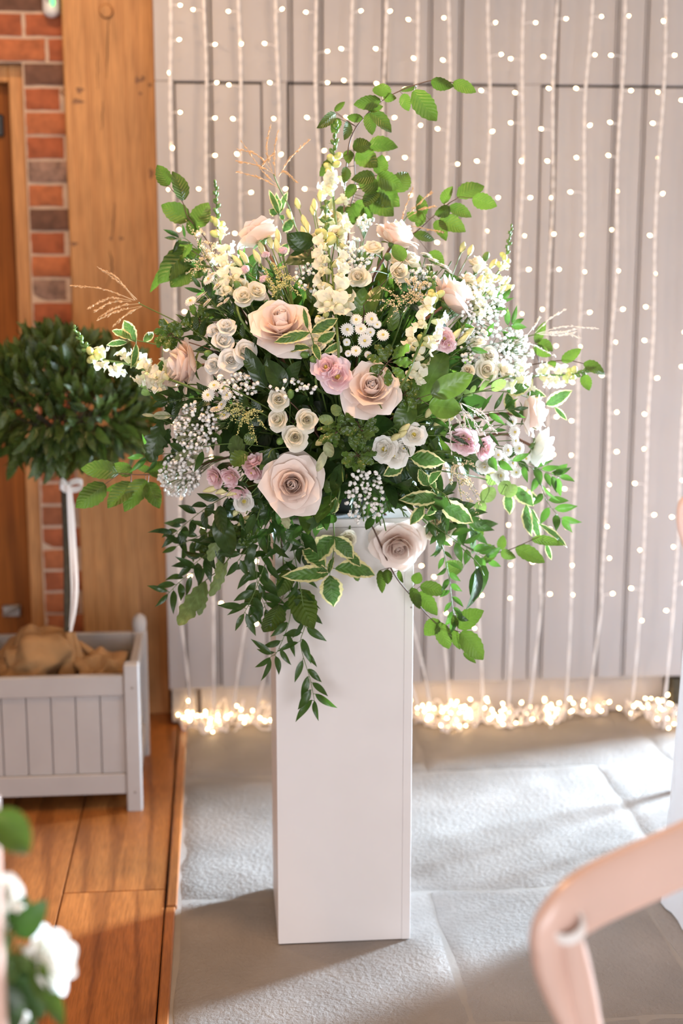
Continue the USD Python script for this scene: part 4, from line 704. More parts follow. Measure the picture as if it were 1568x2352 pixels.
# ---- ornamental grasses
grs = [
 ('dry grass plume arching out to the left over the oak post', .95, 'grass', [(560, 830), (430, 752), (330, 702), (318, 695)], [[(314, 688), (275, 650), (222, 612)], [(310, 690), (270, 640), (240, 622)], [(308, 690), (240, 665), (160, 656)], [(300, 690), (250, 685), (200, 710)], [(302, 692), (255, 695), (214, 718)], [(320, 697), (270, 705), (228, 728)], [(325, 703), (270, 715), (222, 736)], [(326, 704), (290, 722), (258, 750)]]),
 ('dry grass plume at the top left in front of the fairy lights', .88, 'grass', [(690, 560), (665, 480), (640, 430), (628, 400)], [[(640, 430), (600, 390), (553, 322)], [(625, 395), (590, 355), (545, 343)], [(630, 400), (590, 380), (540, 370)], [(645, 435), (600, 410), (542, 394)], [(640, 405), (670, 360), (711, 320)], [(625, 395), (612, 340), (622, 285)], [(632, 405), (630, 350), (638, 300)], [(640, 400), (655, 395), (682, 420)], [(600, 385), (610, 370), (632, 350)]]),
 ('pale grass plume at the far right edge', .90, 'grassw', [(1090, 800), (1180, 780), (1230, 768)], [[(1232, 766), (1300, 750), (1375, 756)], [(1235, 766), (1290, 762), (1332, 778)], [(1238, 768), (1290, 770), (1325, 762)], [(1228, 765), (1265, 730), (1299, 710)], [(1210, 770), (1230, 745), (1240, 728)], [(1240, 768), (1280, 765), (1325, 755)], [(1180, 780), (1230, 795), (1277, 820)]]),
 ('silvery drooping grass plume at the right in front of the pink lisianthus', 1.02, 'grassw', [(940, 965), (1000, 940), (1058, 926)], [[(1030, 935), (1033, 985), (1037, 1042)], [(1056, 926), (1066, 960), (1068, 985)], [(1058, 926), (1080, 985), (1096, 1048)], [(1062, 928), (1105, 955), (1142, 996)], [(1056, 930), (1095, 975), (1140, 1035)], [(1035, 948), (1050, 965), (1064, 985)], [(1060, 945), (1085, 965), (1100, 998)], [(1060, 926), (1110, 950), (1125, 985)]]),
 ('fine beige grass stems at the top right behind the pale upward rose', .90, 'grass', [(900, 560), (920, 520), (935, 495)], [[(935, 495), (960, 470), (992, 440)], [(935, 500), (970, 480), (1000, 474)], [(925, 515), (1000, 530), (1022, 535)], [(915, 530), (930, 480), (948, 430)]])]
for i, (lab, k, col, sp_, brs) in enumerate(grs):
    rg = np.random.default_rng(1200+i); P = smooth_path([S(x, y, k*(.85+.15*q/(len(sp_)-1))) for q, (x, y) in enumerate(sp_)], 20); t = thing('ornamental_grass', lab, 'grass', P[0]); part(t, 'stem', cat([stemto(P[0], r=.0012), tube(P, .0013, 5)]), MT['stem'], True)
    for bpts in brs:
        ln = smooth_path([S(x, y, k*(1+rg.uniform(-.03, .06)*(q > 0))) for q, (x, y) in enumerate(bpts)], 40); ms = [tube(ln, np.linspace(.0008, .0004, 40), 4)]
        for q in range(46): u = rg.uniform(.25, 1); m = min(38, int(u*39)); d = nrm(ln[m+1]-ln[m]); ms.append(ell(ln[m]+rg.normal(size=3)*.0011, nrm(d+rg.normal(size=3)*.25), .0042, .0010, OCT))
        part(t, 'seed_head', cat(ms), MT[col], False)
#--FOLIAGE--
# ================================================================== FOLIAGE
def sprig(name, label, cat_, group, stem, leaves, m, k, prof, rnd=.30, fold=.18, arch=.05, wave=0, nu=9, mm=2, lob=0, serr=0, smat='stem', kin=.7, tip_k=.06, seed=0, r=.0017, tilt=(0, .12)):
    """stem: pixel points from inside outward; leaves: (bx, by, tx, ty, width px). Every leaf gets its own depth, lean and roll."""
    rg = np.random.default_rng(2000+seed); K = np.linspace(kin, k, len(stem)); sp_ = [S(x, y, q) for (x, y), q in zip(stem, K)]
    path = smooth_path([FOAM+rg.normal(size=3)*.015]+sp_, 40); t = thing(name, label, cat_, sp_[0], group); st = [tube(path, np.linspace(r*1.25, r*.55, 40), 6)]
    for (bx, by, tx, ty, w) in leaves:
        b0 = S(bx, by, k); m0 = pxm(b0); near = path[10:][np.argmin([np.hypot(*(np.array(prj(q))-(bx, by))) for q in path[10:]])]
        dep = (near-b0)@FW; b = b0+ray(bx, by)/1.0*dep+ray(bx, by)*rg.normal()*.008; L = math.hypot(tx-bx, ty-by)*m0
        tp_ = b+RT*(tx-bx)*m0-UP*(ty-by)*m0+FW*(rg.normal()*.22-.08)*L
        n = TOCAM(b)+RT*(tilt[0]+rg.normal()*rnd)+V(0, 0, 1)*(tilt[1]+rg.normal()*rnd)
        lf = leaf(b, tp_, w*m0, n, prof, fold=fold*(1+rg.normal()*.25), arch=arch*(1+rg.normal()*.5), wave=wave, wf=2.5+rg.random(), nu=nu, m=mm, lob=lob, serr=serr, twist=rg.normal()*.15, seed=rg.uniform(0, 6)); part(t, 'leaf', lf[:2], MT[m], True, lf[2])
        if np.linalg.norm(near-b) > .002: st.append(tube(smooth_path([near, (near+b)/2, b], 4), .0007, 4))
    part(t, 'stem', cat(st), MT[smat], True); return t
def prj(p): q = np.asarray(p)-EYE; z = q@FW; return 784+FPX*(q@RT)/z, 1176-FPX*(q@UP)/z
bk = dict(m='beech', prof='beech', serr=.05, nu=12, smat='stem_dark', cat_='leaf branch', group=None)
sprig('beech_branch', 'tall beech branch arching to the right over the top of the arrangement', stem=[(795, 640), (790, 480), (795, 385), (808, 310), (850, 255), (905, 215), (990, 185), (1042, 190)], k=.86, seed=1, leaves=[
 (990, 186, 1042, 198, 34), (1040, 190, 1093, 213, 34), (950, 208, 1004, 271, 50), (925, 216, 938, 256, 28), (956, 200, 916, 209, 12), (876, 222, 879, 190, 44), (880, 222, 909, 228, 22), (873, 230, 812, 238, 34), (846, 252, 879, 246, 20), (845, 260, 855, 308, 30), (850, 258, 900, 301, 38), (832, 270, 796, 268, 22), (800, 280, 791, 326, 26), (768, 255, 792, 233, 14), (770, 260, 729, 304, 26), (778, 272, 762, 306, 24)], **bk)
sprig('beech_branch', 'dense bright beech branch at the top centre above the pale upward rose', stem=[(800, 640), (800, 500), (815, 430), (812, 345)], k=.89, seed=2, leaves=[
 (810, 340, 852, 328, 36), (845, 336, 914, 336, 46), (820, 348, 866, 387, 48), (800, 345, 800, 380, 24), (872, 402, 877, 357, 36), (906, 440, 938, 392, 46), (866, 404, 923, 430, 46), (866, 424, 916, 476, 50), (850, 456, 903, 496, 54), (860, 405, 808, 418, 32), (868, 432, 822, 420, 40), (862, 440, 838, 480, 38), (815, 424, 791, 461, 24), (795, 384, 790, 421, 26), (765, 365, 734, 402, 28), (818, 468, 790, 531, 38), (818, 462, 850, 502, 30), (790, 475, 770, 500, 24), (868, 470, 912, 450, 40), (850, 480, 830, 510, 30)], **bk)
sprig('beech_branch', 'beech branch reaching out at the upper right', stem=[(880, 640), (925, 560), (970, 520), (1020, 475), (1055, 452)], k=.88, seed=3, leaves=[
 (1050, 452, 1114, 422, 44), (1085, 455, 1139, 477, 38), (1018, 468, 1038, 427, 30), (1033, 478, 998, 494, 30), (1032, 474, 1082, 500, 36), (1010, 502, 1068, 534, 44), (1002, 506, 1022, 556, 30), (968, 500, 964, 446, 30), (970, 488, 958, 520, 26), (960, 506, 934, 488, 24), (950, 540, 1001, 546, 30), (985, 580, 1020, 612, 34)], **bk)
sprig('beech_branch', 'beech branch standing up at the upper left edge', stem=[(560, 720), (480, 560), (432, 500), (418, 462), (384, 425)], k=.92, seed=4, leaves=[
 (386, 427, 363, 381, 36), (421, 460, 400, 396, 42), (434, 505, 371, 472, 48), (450, 522, 477, 464, 48), (445, 540, 440, 500, 30)], **bk)
bd = dict(bk); bd['m'] = 'dark'
sprig('beech_branch', 'shaded drooping beech leaves at the left edge under the upper left astilbe', stem=[(600, 760), (500, 620), (440, 575)], k=.94, seed=5, leaves=[
 (432, 570, 364, 652, 56), (446, 596, 394, 664, 64), (420, 566, 331, 660, 26), (470, 600, 420, 640, 50), (440, 560, 400, 600, 46), (460, 580, 372, 610, 44)], **bk)
sprig('beech_branch', 'beech branch reaching out low at the left over the bay tree trunk', stem=[(600, 1040), (420, 1080), (340, 1090), (275, 1088)], k=.95, seed=6, leaves=[
 (272, 1086, 189, 1076, 48), (302, 1090, 264, 1064, 32), (241, 1112, 176, 1166, 52), (302, 1110, 252, 1166, 46), (334, 1102, 290, 1173, 48), (340, 1108, 367, 1167, 40), (300, 1108, 240, 1128, 18), (350, 1085, 310, 1070, 18), (345, 1090, 385, 1060, 40)], **bk)
sprig('beech_branch', 'beech branch hanging in front of the plinth at the lower right', stem=[(850, 1200), (900, 1310), (945, 1370), (1000, 1430), (1050, 1450)], k=.96, kin=.8, seed=7, leaves=[
 (954, 1341, 963, 1314, 28), (965, 1346, 1026, 1362, 36), (945, 1350, 964, 1399, 26), (963, 1360, 1003, 1412, 36), (1010, 1426, 974, 1459, 40), (1010, 1430, 1031, 1493, 38), (1040, 1446, 1055, 1491, 24), (1050, 1440, 1109, 1401, 48), (1058, 1452, 1110, 1516, 50), (1064, 1500, 1092, 1522, 14), (1046, 1440, 1040, 1412, 18), (872, 1310, 878, 1363, 22), (888, 1308, 890, 1342, 24), (915, 1310, 925, 1340, 14)], **bk)
sprig('beech_branch', 'beech branch with toothed leaves at the lower right edge', stem=[(960, 1180), (1080, 1260), (1150, 1268), (1240, 1232)], k=.93, seed=8, leaves=[
 (1184, 1258, 1250, 1291, 38), (1221, 1238, 1287, 1250, 26), (1150, 1262, 1155, 1229, 22), (1150, 1266, 1182, 1281, 24), (1140, 1262, 1094, 1254, 18), (1140, 1266, 1099, 1296, 20), (1100, 1240, 1085, 1200, 34), (1060, 1310, 1020, 1290, 40)], **bk)
sprig('beech_branch', 'light green leafy twig at the right edge round the snapdragon tip', stem=[(1000, 880), (1180, 845), (1290, 828), (1345, 836)], k=.90, seed=9, leaves=[
 (1290, 830, 1331, 803, 26), (1340, 835, 1392, 858, 32), (1340, 860, 1353, 897, 26), (1275, 830, 1254, 851, 20), (1235, 785, 1270, 806, 30), (1230, 788, 1252, 738, 22), (1225, 795, 1262, 820, 26)], **bk)
bb = dict(bk)
sprig('beech_branch', 'large beech leaves behind the trailing greenery in front of the plinth', stem=[(650, 1150), (650, 1280), (650, 1370)], k=.93, kin=.8, seed=10, leaves=[(640, 1390, 605, 1456, 56), (680, 1355, 720, 1440, 64), (600, 1360, 560, 1388, 30), (665, 1310, 640, 1370, 40)], **bb)
vg = dict(m='varieg', prof='weigela', serr=.05, nu=12, smat='stem', cat_='leaf sprig', group=None, wave=.06, arch=.08)
sprig('variegated_sprig', 'cream-edged variegated leaf sprig hanging over the front of the plinth', stem=[(780, 1120), (766, 1190), (768, 1250), (758, 1310)], k=1.0, kin=.95, seed=11, leaves=[
 (757, 1322, 766, 1393, 54), (753, 1318, 651, 1322, 40), (770, 1306, 866, 1318, 46), (746, 1302, 694, 1260, 46), (755, 1316, 766, 1278, 18), (752, 1312, 708, 1304, 22), (766, 1232, 718, 1292, 54), (768, 1234, 812, 1284, 44), (765, 1192, 712, 1182, 26), (760, 1180, 772, 1142, 26), (758, 1190, 726, 1215, 24), (790, 1270, 830, 1300, 30)], **vg)
sprig('variegated_sprig', 'cream-edged variegated leaf sprig at the right below the white lisianthus', stem=[(880, 1060), (945, 1055), (985, 1110), (1008, 1150)], k=1.03, kin=.9, seed=12, leaves=[
 (944, 1050, 1019, 1064, 42), (1008, 1142, 916, 1148, 36), (1010, 1155, 1088, 1201, 46), (972, 1160, 942, 1206, 28), (985, 1116, 960, 1078, 28), (986, 1112, 1012, 1080, 24), (925, 1066, 880, 1093, 32), (1000, 1120, 990, 1160, 24), (985, 1100, 1000, 1125, 20), (1000, 1160, 980, 1185, 20)], **vg)
sprig('variegated_sprig', 'cream-edged variegated leaves drooping at the far right edge', stem=[(1000, 1080), (1140, 1110), (1210, 1160), (1250, 1220)], k=.93, seed=13, leaves=[
 (1180, 1120, 1224, 1162, 38), (1164, 1134, 1170, 1182, 28), (1208, 1160, 1218, 1232, 28), (1222, 1170, 1242, 1242, 24), (1238, 1204, 1302, 1256, 18), (1254, 1250, 1264, 1286, 14), (1200, 1130, 1240, 1150, 20)], **vg)
sprig('variegated_sprig', 'cream-edged variegated leaf sprig reaching out at the left above the snapdragon', stem=[(560, 850), (440, 805), (380, 795), (305, 780)], k=.98, seed=14, leaves=[
 (312, 785, 282, 733, 32), (302, 780, 253, 754, 24), (386, 785, 376, 729, 28), (292, 786, 244, 792, 16), (312, 790, 300, 846, 20), (372, 828, 358, 892, 30), (330, 785, 352, 760, 20)], **vg)
sprig('variegated_sprig', 'cream-edged variegated leaf sprig under the upper left blush rose', stem=[(730, 860), (722, 800), (714, 768)], k=1.09, kin=.95, seed=15, leaves=[
 (710, 764, 628, 786, 28), (716, 764, 776, 732, 30), (730, 784, 771, 764, 28), (706, 754, 697, 708, 14), (712, 800, 655, 806, 24), (745, 810, 784, 784, 20), (720, 790, 735, 830, 20)], **vg)
sprig('variegated_sprig', 'bright cream-edged variegated leaves behind the far right blush rose', stem=[(1040, 920), (1160, 900), (1250, 928)], k=.89, seed=16, leaves=[(1254, 930, 1309, 899, 32), (1274, 936, 1301, 966, 14), (1164, 900, 1216, 888, 38), (1164, 904, 1180, 956, 28), (1210, 905, 1250, 910, 24)], **vg)
sprig('variegated_sprig', 'spiky variegated shoot tip at the top left beside the rose seen from behind', stem=[(690, 620), (660, 540), (642, 495)], k=.90, seed=17, leaves=[(640, 492, 618, 438, 16), (640, 490, 634, 442, 14), (642, 490, 660, 438, 16), (636, 492, 618, 482, 20), (644, 494, 652, 505, 14), (640, 485, 640, 455, 22), (650, 532, 676, 500, 24), (660, 560, 640, 590, 26)], **vg)
pt = dict(m='pitto', prof='pitto', nu=11, wave=.16, arch=.03, cat_='leaf sprig', group=None, smat='stem_dark', rnd=.4)
def rosette(cx, cy, n, L, w, rg, inner=4): return [(cx+L*.15*math.cos(a), cy+L*.15*math.sin(a), cx+L*f*math.cos(a), cy+L*f*math.sin(a)*.95, w) for q in range(n) for a, f in [(q*2.4+rg.normal()*.15, rg.uniform(.7, 1.05))]]+[(cx, cy, cx+L*.45*math.cos(q*1.6), cy+L*.45*math.sin(q*1.6), w*.8) for q in range(inner)]
rg = np.random.default_rng(77)
sprig('pittosporum_sprig', 'wavy-edged green pittosporum rosette above the central blush rose', stem=[(850, 900), (890, 832)], k=1.12, kin=1.0, seed=20, leaves=[(890, 832, 868, 800, 18), (888, 826, 895, 790, 20), (900, 826, 941, 796, 24), (902, 832, 946, 834, 26), (898, 842, 928, 868, 22), (892, 845, 890, 888, 22), (884, 838, 848, 862, 30), (882, 830, 842, 820, 20), (890, 822, 860, 790, 18), (900, 822, 915, 792, 16)], **pt)
for q, (cx, cy, kk, lab) in enumerate(((828, 985, 1.08, 'wavy-edged pittosporum rosette below the central blush rose'), (820, 1045, 1.07, 'lower wavy-edged pittosporum rosette left of the white lisianthus'), (775, 992, 1.06, 'pittosporum rosette right of the four cream spray roses'), (930, 905, .99, 'dim pittosporum shoot right of the central blush rose'), (560, 1225, .96, 'pittosporum shoot drooping at the lower left'), (480, 1250, .94, 'outer pittosporum shoot drooping at the lower left edge'), (390, 770, .95, 'brownish pittosporum shoot at the left behind the variegated sprig'), (455, 735, .84, 'small leafy shoot at the left under the side-facing button flowers'))):
    sprig('pittosporum_sprig', lab, stem=[(cx*.6+790*.4, cy*.6+960*.4), (cx, cy)], k=kk, kin=kk*.85, seed=21+q, leaves=rosette(cx, cy, 12, 48 if q < 3 else 42, 18, rg), **pt)
ol = dict(m='olive', prof='round', nu=8, arch=.03, cat_='leaf sprig', group=None, smat='stem', rnd=.35)
sprig('eucalyptus_sprig', 'pale grey-green rounded leaves in the centre below the cream spray roses', stem=[(760, 960), (752, 1010)], k=1.08, kin=.9, seed=30, leaves=[(755, 1010, 724, 1022, 26), (752, 1015, 760, 1050, 30), (748, 1035, 728, 1083, 20), (755, 1045, 757, 1088, 10), (765, 1050, 768, 1085, 14), (812, 1060, 810, 1092, 24), (815, 1080, 822, 1108, 20)], **ol)
sprig('eucalyptus_sprig', 'pale olive twig poking out at the left edge over the oak post', stem=[(520, 960), (440, 956), (385, 955)], k=.96, seed=31, leaves=[(392, 955, 352, 955, 20), (355, 955, 328, 953, 8), (445, 957, 416, 938, 18), (440, 1005, 405, 1008, 18), (450, 1010, 440, 1040, 20), (435, 1035, 400, 1055, 18), (455, 1045, 430, 1070, 18)], **ol)
eu = dict(ol); eu['m'] = 'euca'
sprig('eucalyptus_sprig', 'round green eucalyptus leaves at the right between lisianthus and drooping variegated leaves', stem=[(1040, 1060), (1120, 1090), (1165, 1115)], k=.97, seed=32, leaves=[(1120, 1112, 1148, 1085, 40), (1150, 1135, 1168, 1105, 32), (1105, 1150, 1135, 1120, 36), (1160, 1140, 1185, 1115, 26), (1095, 1180, 1110, 1150, 30)], **eu)
sprig('eucalyptus_sprig', 'rounded eucalyptus twig at the left edge beside the bay tree', stem=[(500, 900), (390, 890), (350, 890)], k=.93, seed=33, leaves=[(350, 888, 318, 882, 20), (355, 892, 325, 905, 22), (375, 895, 340, 895, 18), (378, 900, 352, 908, 20), (392, 890, 378, 905, 18)], **eu)
sprig('eucalyptus_sprig', 'olive twig with narrow leaves at the right behind the grass', stem=[(1000, 930), (1060, 910), (1135, 890)], k=1.0, seed=34, leaves=[(1128, 895, 1160, 876, 26), (1100, 900, 1130, 862, 12), (1080, 905, 1092, 885, 12), (1060, 912, 1045, 895, 20), (1085, 908, 1060, 895, 14), (1045, 915, 1030, 900, 18)], **eu)
sprig('eucalyptus_sprig', 'small round-leaved shoot in the dark centre above the pale rounded leaves', stem=[(770, 1000), (771, 960)], k=1.06, kin=.9, seed=35, leaves=[(771, 956, 770, 928, 30), (765, 968, 732, 960, 24), (760, 975, 745, 985, 24)], **eu)
# trailing ruscus
def trail(lab, pts, k, n, L, w, seed, m='ruscus', kin=.9, spread=1.0, side=1.0):
    rg = np.random.default_rng(3000+seed); P = smooth_path([V(x, y) for x, y in pts], n*3); lv = []
    for q in range(n):
        p = P[int((q+.6)/n*(len(P)-1))]; d = nrm(P[min(len(P)-1, int((q+.6)/n*(len(P)-1))+1)]-P[max(0, int((q+.6)/n*(len(P)-1))-1)]); s = 1 if q % 2 else -1; a = s*rg.uniform(.45, 1.15)*spread; ca, sa = math.cos(a), math.sin(a); e = V(d[0]*ca-d[1]*sa, d[0]*sa+d[1]*ca); LL = L*rg.uniform(.75, 1.15); b = p+e*LL*.12; lv.append((b[0], b[1], b[0]+e[0]*LL, b[1]+e[1]*LL, w*rg.uniform(.75, 1.15)))
    e = nrm(P[-1]-P[-4]); lv.append((P[-1][0], P[-1][1], P[-1][0]+e[0]*L*.8, P[-1][1]+e[1]*L*.8, w*.8))
    sprig('ruscus_trail', lab, 'leaf trail', None, pts, lv, m, k, 'lance', rnd=.5, fold=.2, arch=.07, nu=9, seed=3000+seed, kin=kin, r=.0011)
trail('longest ruscus trail hanging down the front of the plinth', [(660, 1150), (672, 1250), (688, 1340), (700, 1430), (690, 1480), (712, 1560), (722, 1610)], 1.0, 24, 56, 17, 1, kin=.95)
trail('ruscus trail hanging left of the plinth front beside the longest trail', [(640, 1150), (650, 1280), (668, 1400), (640, 1490), (620, 1510)], .97, 17, 54, 17, 2)
trail('ruscus trail at the lower left hanging over the boarded wall toward the oak post', [(620, 1150), (560, 1210), (480, 1290), (420, 1330), (385, 1365)], .93, 16, 50, 15, 3)
trail('ruscus trail sweeping out left just above the lowest left trail', [(600, 1130), (520, 1200), (450, 1235), (405, 1255)], .94, 12, 50, 15, 4)
trail('short ruscus trail at the lower left in the gap beside the plinth', [(640, 1180), (610, 1290), (580, 1370), (560, 1410)], .98, 13, 56, 17, 5)
trail('ruscus trail hanging at the left of the low blush rose', [(640, 1160), (590, 1230), (545, 1290)], 1.0, 11, 54, 22, 6)
trail('ruscus trail hanging at the right of the lowest rose', [(960, 1150), (1010, 1240), (1030, 1320), (1040, 1400), (1050, 1420)], .94, 26, 34, 13, 7)
trail('ruscus trail curling out at the right edge below the white rose', [(1080, 1040), (1200, 1060), (1255, 1085), (1285, 1095)], .91, 12, 44, 20, 8)
trail('ruscus trail drooping down the right edge', [(1100, 1050), (1220, 1075), (1255, 1150), (1290, 1195)], .90, 13, 46, 18, 9)
trail('leafy ruscus trail at the lower right beside the toothed beech leaves', [(960, 1180), (1060, 1250), (1120, 1285)], .95, 13, 44, 20, 10)
trail('ruscus tip at the right edge above the gypsophila cloud', [(1000, 780), (1120, 700), (1150, 690)], .89, 7, 36, 14, 11)
trail('ruscus tips at the right edge between the two gypsophila clouds', [(1020, 830), (1150, 760), (1178, 745)], .89, 7, 38, 15, 12)
trail('ruscus tips poking out at the upper left edge', [(560, 700), (440, 560), (405, 548)], .90, 9, 34, 12, 13, m='dark')
trail('ruscus tips poking out at the left edge over the bay tree', [(560, 1020), (400, 1040), (330, 1048)], .92, 9, 48, 17, 14)
trail('ruscus trail between the low blush rose and the variegated front sprig', [(700, 1130), (690, 1220), (700, 1270)], 1.0, 9, 50, 26, 15, m='dark')
trail('narrow ruscus leaves right of centre under the silvery grass', [(900, 1000), (1000, 1000), (1130, 990)], .94, 18, 44, 11, 16, m='dark')
trail('narrow green leaves fanning out at the right behind the far right rose', [(960, 960), (1080, 950), (1180, 940)], .88, 14, 44, 13, 17)
trail('dense ruscus trail filling the lower left behind the pale lobed leaves', [(630, 1150), (560, 1190), (500, 1250), (440, 1300)], .90, 22, 54, 20, 18, m='dark')
trail('dense ruscus trail between the lower left lobed leaves and the plinth', [(640, 1160), (600, 1240), (590, 1330), (610, 1400)], .93, 20, 54, 21, 19)
trail('upper ruscus trail at the lower left below the gypsophila', [(600, 1110), (500, 1150), (430, 1200), (400, 1230)], .92, 18, 48, 19, 20, m='dark')
trail('broad dark leaves at the lower right beside the peach astilbe', [(950, 1120), (1050, 1180), (1090, 1220)], .92, 16, 52, 24, 21, m='dark')
trail('dark fine-leaved stems at the left under the side-facing button flowers', [(640, 900), (560, 780), (500, 710), (460, 660)], .90, 22, 42, 13, 22, m='dark')
trail('dark fine-leaved stems at the left between the side-facing blush rose and the white spray roses', [(640, 920), (560, 840), (480, 790), (430, 745)], .88, 20, 44, 15, 23, m='dark')
trail('dark leafy stems at the left below the side-facing blush rose', [(620, 960), (520, 920), (440, 915), (385, 925)], .88, 20, 48, 22, 24, m='dark')
trail('narrow green stems at the upper left among the cream and pink buds', [(680, 860), (620, 720), (580, 640), (560, 600)], .86, 20, 44, 14, 25)
sprig('oak_leaf_sprig', 'pale matt green lobed leaves at the lower left below the trails', 'leaf sprig', None, [(600, 1180), (520, 1290), (470, 1335)], [(472, 1335, 418, 1430, 40), (474, 1340, 458, 1412, 22), (522, 1290, 480, 1372, 26), (510, 1270, 500, 1330, 18), (500, 1225, 480, 1290, 26)], 'euca', .95, 'oak', lob=.18, nu=18, seed=40, arch=.03)
sprig('oak_leaf_sprig', 'single yellowish lobed leaf under the low blush rose', 'leaf sprig', None, [(690, 1120), (660, 1150), (656, 1175)], [(656, 1172, 658, 1216, 24)], 'olive', 1.03, 'oak', lob=.15, nu=16, seed=41, kin=.95)
sprig('ivy_sprig', 'dark lobed ivy leaves at the left edge below the olive twig', 'leaf sprig', None, [(560, 960), (420, 975), (375, 965)], [(374, 965, 345, 1062, 46), (395, 970, 352, 962, 34), (390, 985, 362, 1030, 34), (430, 990, 400, 1050, 40), (410, 930, 380, 955, 34), (420, 905, 385, 925, 34)], 'dark', .94, 'oak', lob=.22, nu=16, seed=42, wave=.06)
sprig('ivy_sprig', 'dark green ivy leaves at the lower left of centre above the pink lisianthus', 'leaf sprig', None, [(620, 1080), (570, 1030)], [(560, 1060, 535, 1000, 46), (570, 1040, 530, 1065, 40), (590, 1010, 560, 1005, 30), (610, 1060, 640, 1040, 60), (590, 1040, 640, 1075, 54)], 'pitto', 1.0, 'oak', lob=.12, nu=14, seed=43)
sl = dict(m='dark', prof='salal', nu=9, arch=.06, cat_='leaf sprig', group=None, smat='stem_dark', rnd=.35)
sprig('salal_sprig', 'large smooth mid-green leaf pair at the right of the central blush rose', stem=[(900, 960), (960, 915)], k=1.0, kin=.8, seed=50, leaves=[(960, 925, 1026, 802, 74), (990, 905, 1086, 862, 56), (985, 930, 1060, 940, 60), (950, 930, 905, 985, 50)], **{**sl, 'm': 'pitto'})
sprig('salal_sprig', 'pair of tall dark leaves at the centre left above the gypsophila', stem=[(700, 960), (640, 900)], k=1.0, kin=.85, seed=51, leaves=[(650, 900, 613, 826, 50), (610, 890, 565, 800, 40), (660, 880, 690, 830, 36), (600, 850, 560, 830, 34)], **sl)
sprig('salal_sprig', 'broad dark leaf at the upper centre left behind the rose', stem=[(740, 700), (700, 600)], k=.93, kin=.8, seed=52, leaves=[(735, 590, 655, 605, 56), (720, 560, 665, 545, 40), (700, 570, 660, 540, 40), (740, 640, 690, 650, 54)], **sl)
sprig('salal_sprig', 'shaded upright leaves at the upper centre behind the button flowers', stem=[(830, 760), (835, 700)], k=.96, kin=.8, seed=53, leaves=[(825, 730, 835, 660, 44), (850, 720, 870, 650, 36), (900, 760, 905, 700, 30), (925, 600, 905, 560, 36), (790, 720, 800, 660, 36)], **{**sl, 'm': 'pitto'})
# filler greenery through the whole dome: dark glossy leaves on branched hidden stems, one branch per sector
rg = np.random.default_rng(5150)
SEC = [('top centre', 90, 30), ('upper right', 55, 26), ('right, above the middle', 22, 26), ('right, below the middle', -12, 26), ('lower right', -45, 26), ('bottom right, over the plinth edge', -72, 22), ('bottom left, over the plinth edge', -108, 22), ('lower left', -137, 26), ('left, below the middle', 192, 26), ('left, above the middle', 158, 26), ('upper left', 125, 26)]
def blocks(*ps):
    for q in ps:
        x, y = prj(q); z = (q-EYE)@FW
        for bx, by, br_, bp in BLOOMS:
            if (x-bx)**2+(y-by)**2 < (br_+9)**2 and z < (bp-EYE)@FW+.03: return True
    return False
def filler(lab, pts, nper, m, Lr, seed):
    rg = np.random.default_rng(seed); t = thing('filler_branch', lab, 'leaf branch', FOAM, 'dark filler branches'); st = []
    for c in pts:
        d = nrm((c-CEN)/AX); path = smooth_path([FOAM+rg.normal(size=3)*.02, FOAM*.5+c*.5+V(0, 0, .02), c, c+d*.05], 14); st.append(tube(path, .0014, 5))
        for z in range(nper):
            p = path[4+int(z*9/nper)]+rg.normal(size=3)*.006; dr = nrm(d*.7+rg.normal(size=3)*.75+V(0, 0, .25 if c[2] > 1.3 else -.3)); L = rg.uniform(*Lr); n = nrm(d+TOCAM(p)*.5+V(0, 0, .5)+rg.normal(size=3)*.4)
            if p[2] < 1.04 and p[1]+dr[1]*L > 2.99 and -.0 < p[0] < .54: continue
            if blocks(p, p+dr*L*.6, p+dr*L): continue
            lf = leaf(p, p+dr*L, L*rg.uniform(.34, .50), n, 'salal', fold=.2, arch=.08*rg.normal(), nu=6, m=2); part(t, 'leaf', lf[:2], MT[m], True, lf[2])
    part(t, 'stem', cat(st), MT['stem'], True)
for q, (nm, an, sp_) in enumerate(SEC):
    pts = []
    while len(pts) < 12:
        a = math.radians(an+rg.uniform(-sp_, sp_)*.75); rr = rg.uniform(.35, .93); kk = rg.uniform(.42, .64); dy = -math.sqrt(max(0, 1-rr*rr))*rg.uniform(.3, 1); d = V(math.cos(a)*rr, dy, math.sin(a)*rr); c = CEN+d*AX*kk/max(np.linalg.norm(d), .7)
        if c[2] < 1.10 and c[1] > 2.97 and abs(c[0]-.272) < .2: c[1] = 2.93-rg.random()*.05
        pts.append(c)
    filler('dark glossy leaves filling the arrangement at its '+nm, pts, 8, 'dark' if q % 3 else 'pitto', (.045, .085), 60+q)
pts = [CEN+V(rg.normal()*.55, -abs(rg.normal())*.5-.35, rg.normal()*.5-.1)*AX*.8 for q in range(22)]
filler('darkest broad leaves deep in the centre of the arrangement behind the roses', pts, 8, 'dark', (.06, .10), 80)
pts = []
for q in range(16): x, y = rg.uniform(570, 1000), rg.uniform(1110, 1180); pts.append(S(x, y, .90)+V(0, -.012*rg.random(), 0))
filler('short dark leaves hiding the top edge of the plinth', pts, 8, 'ruscus', (.035, .055), 81)
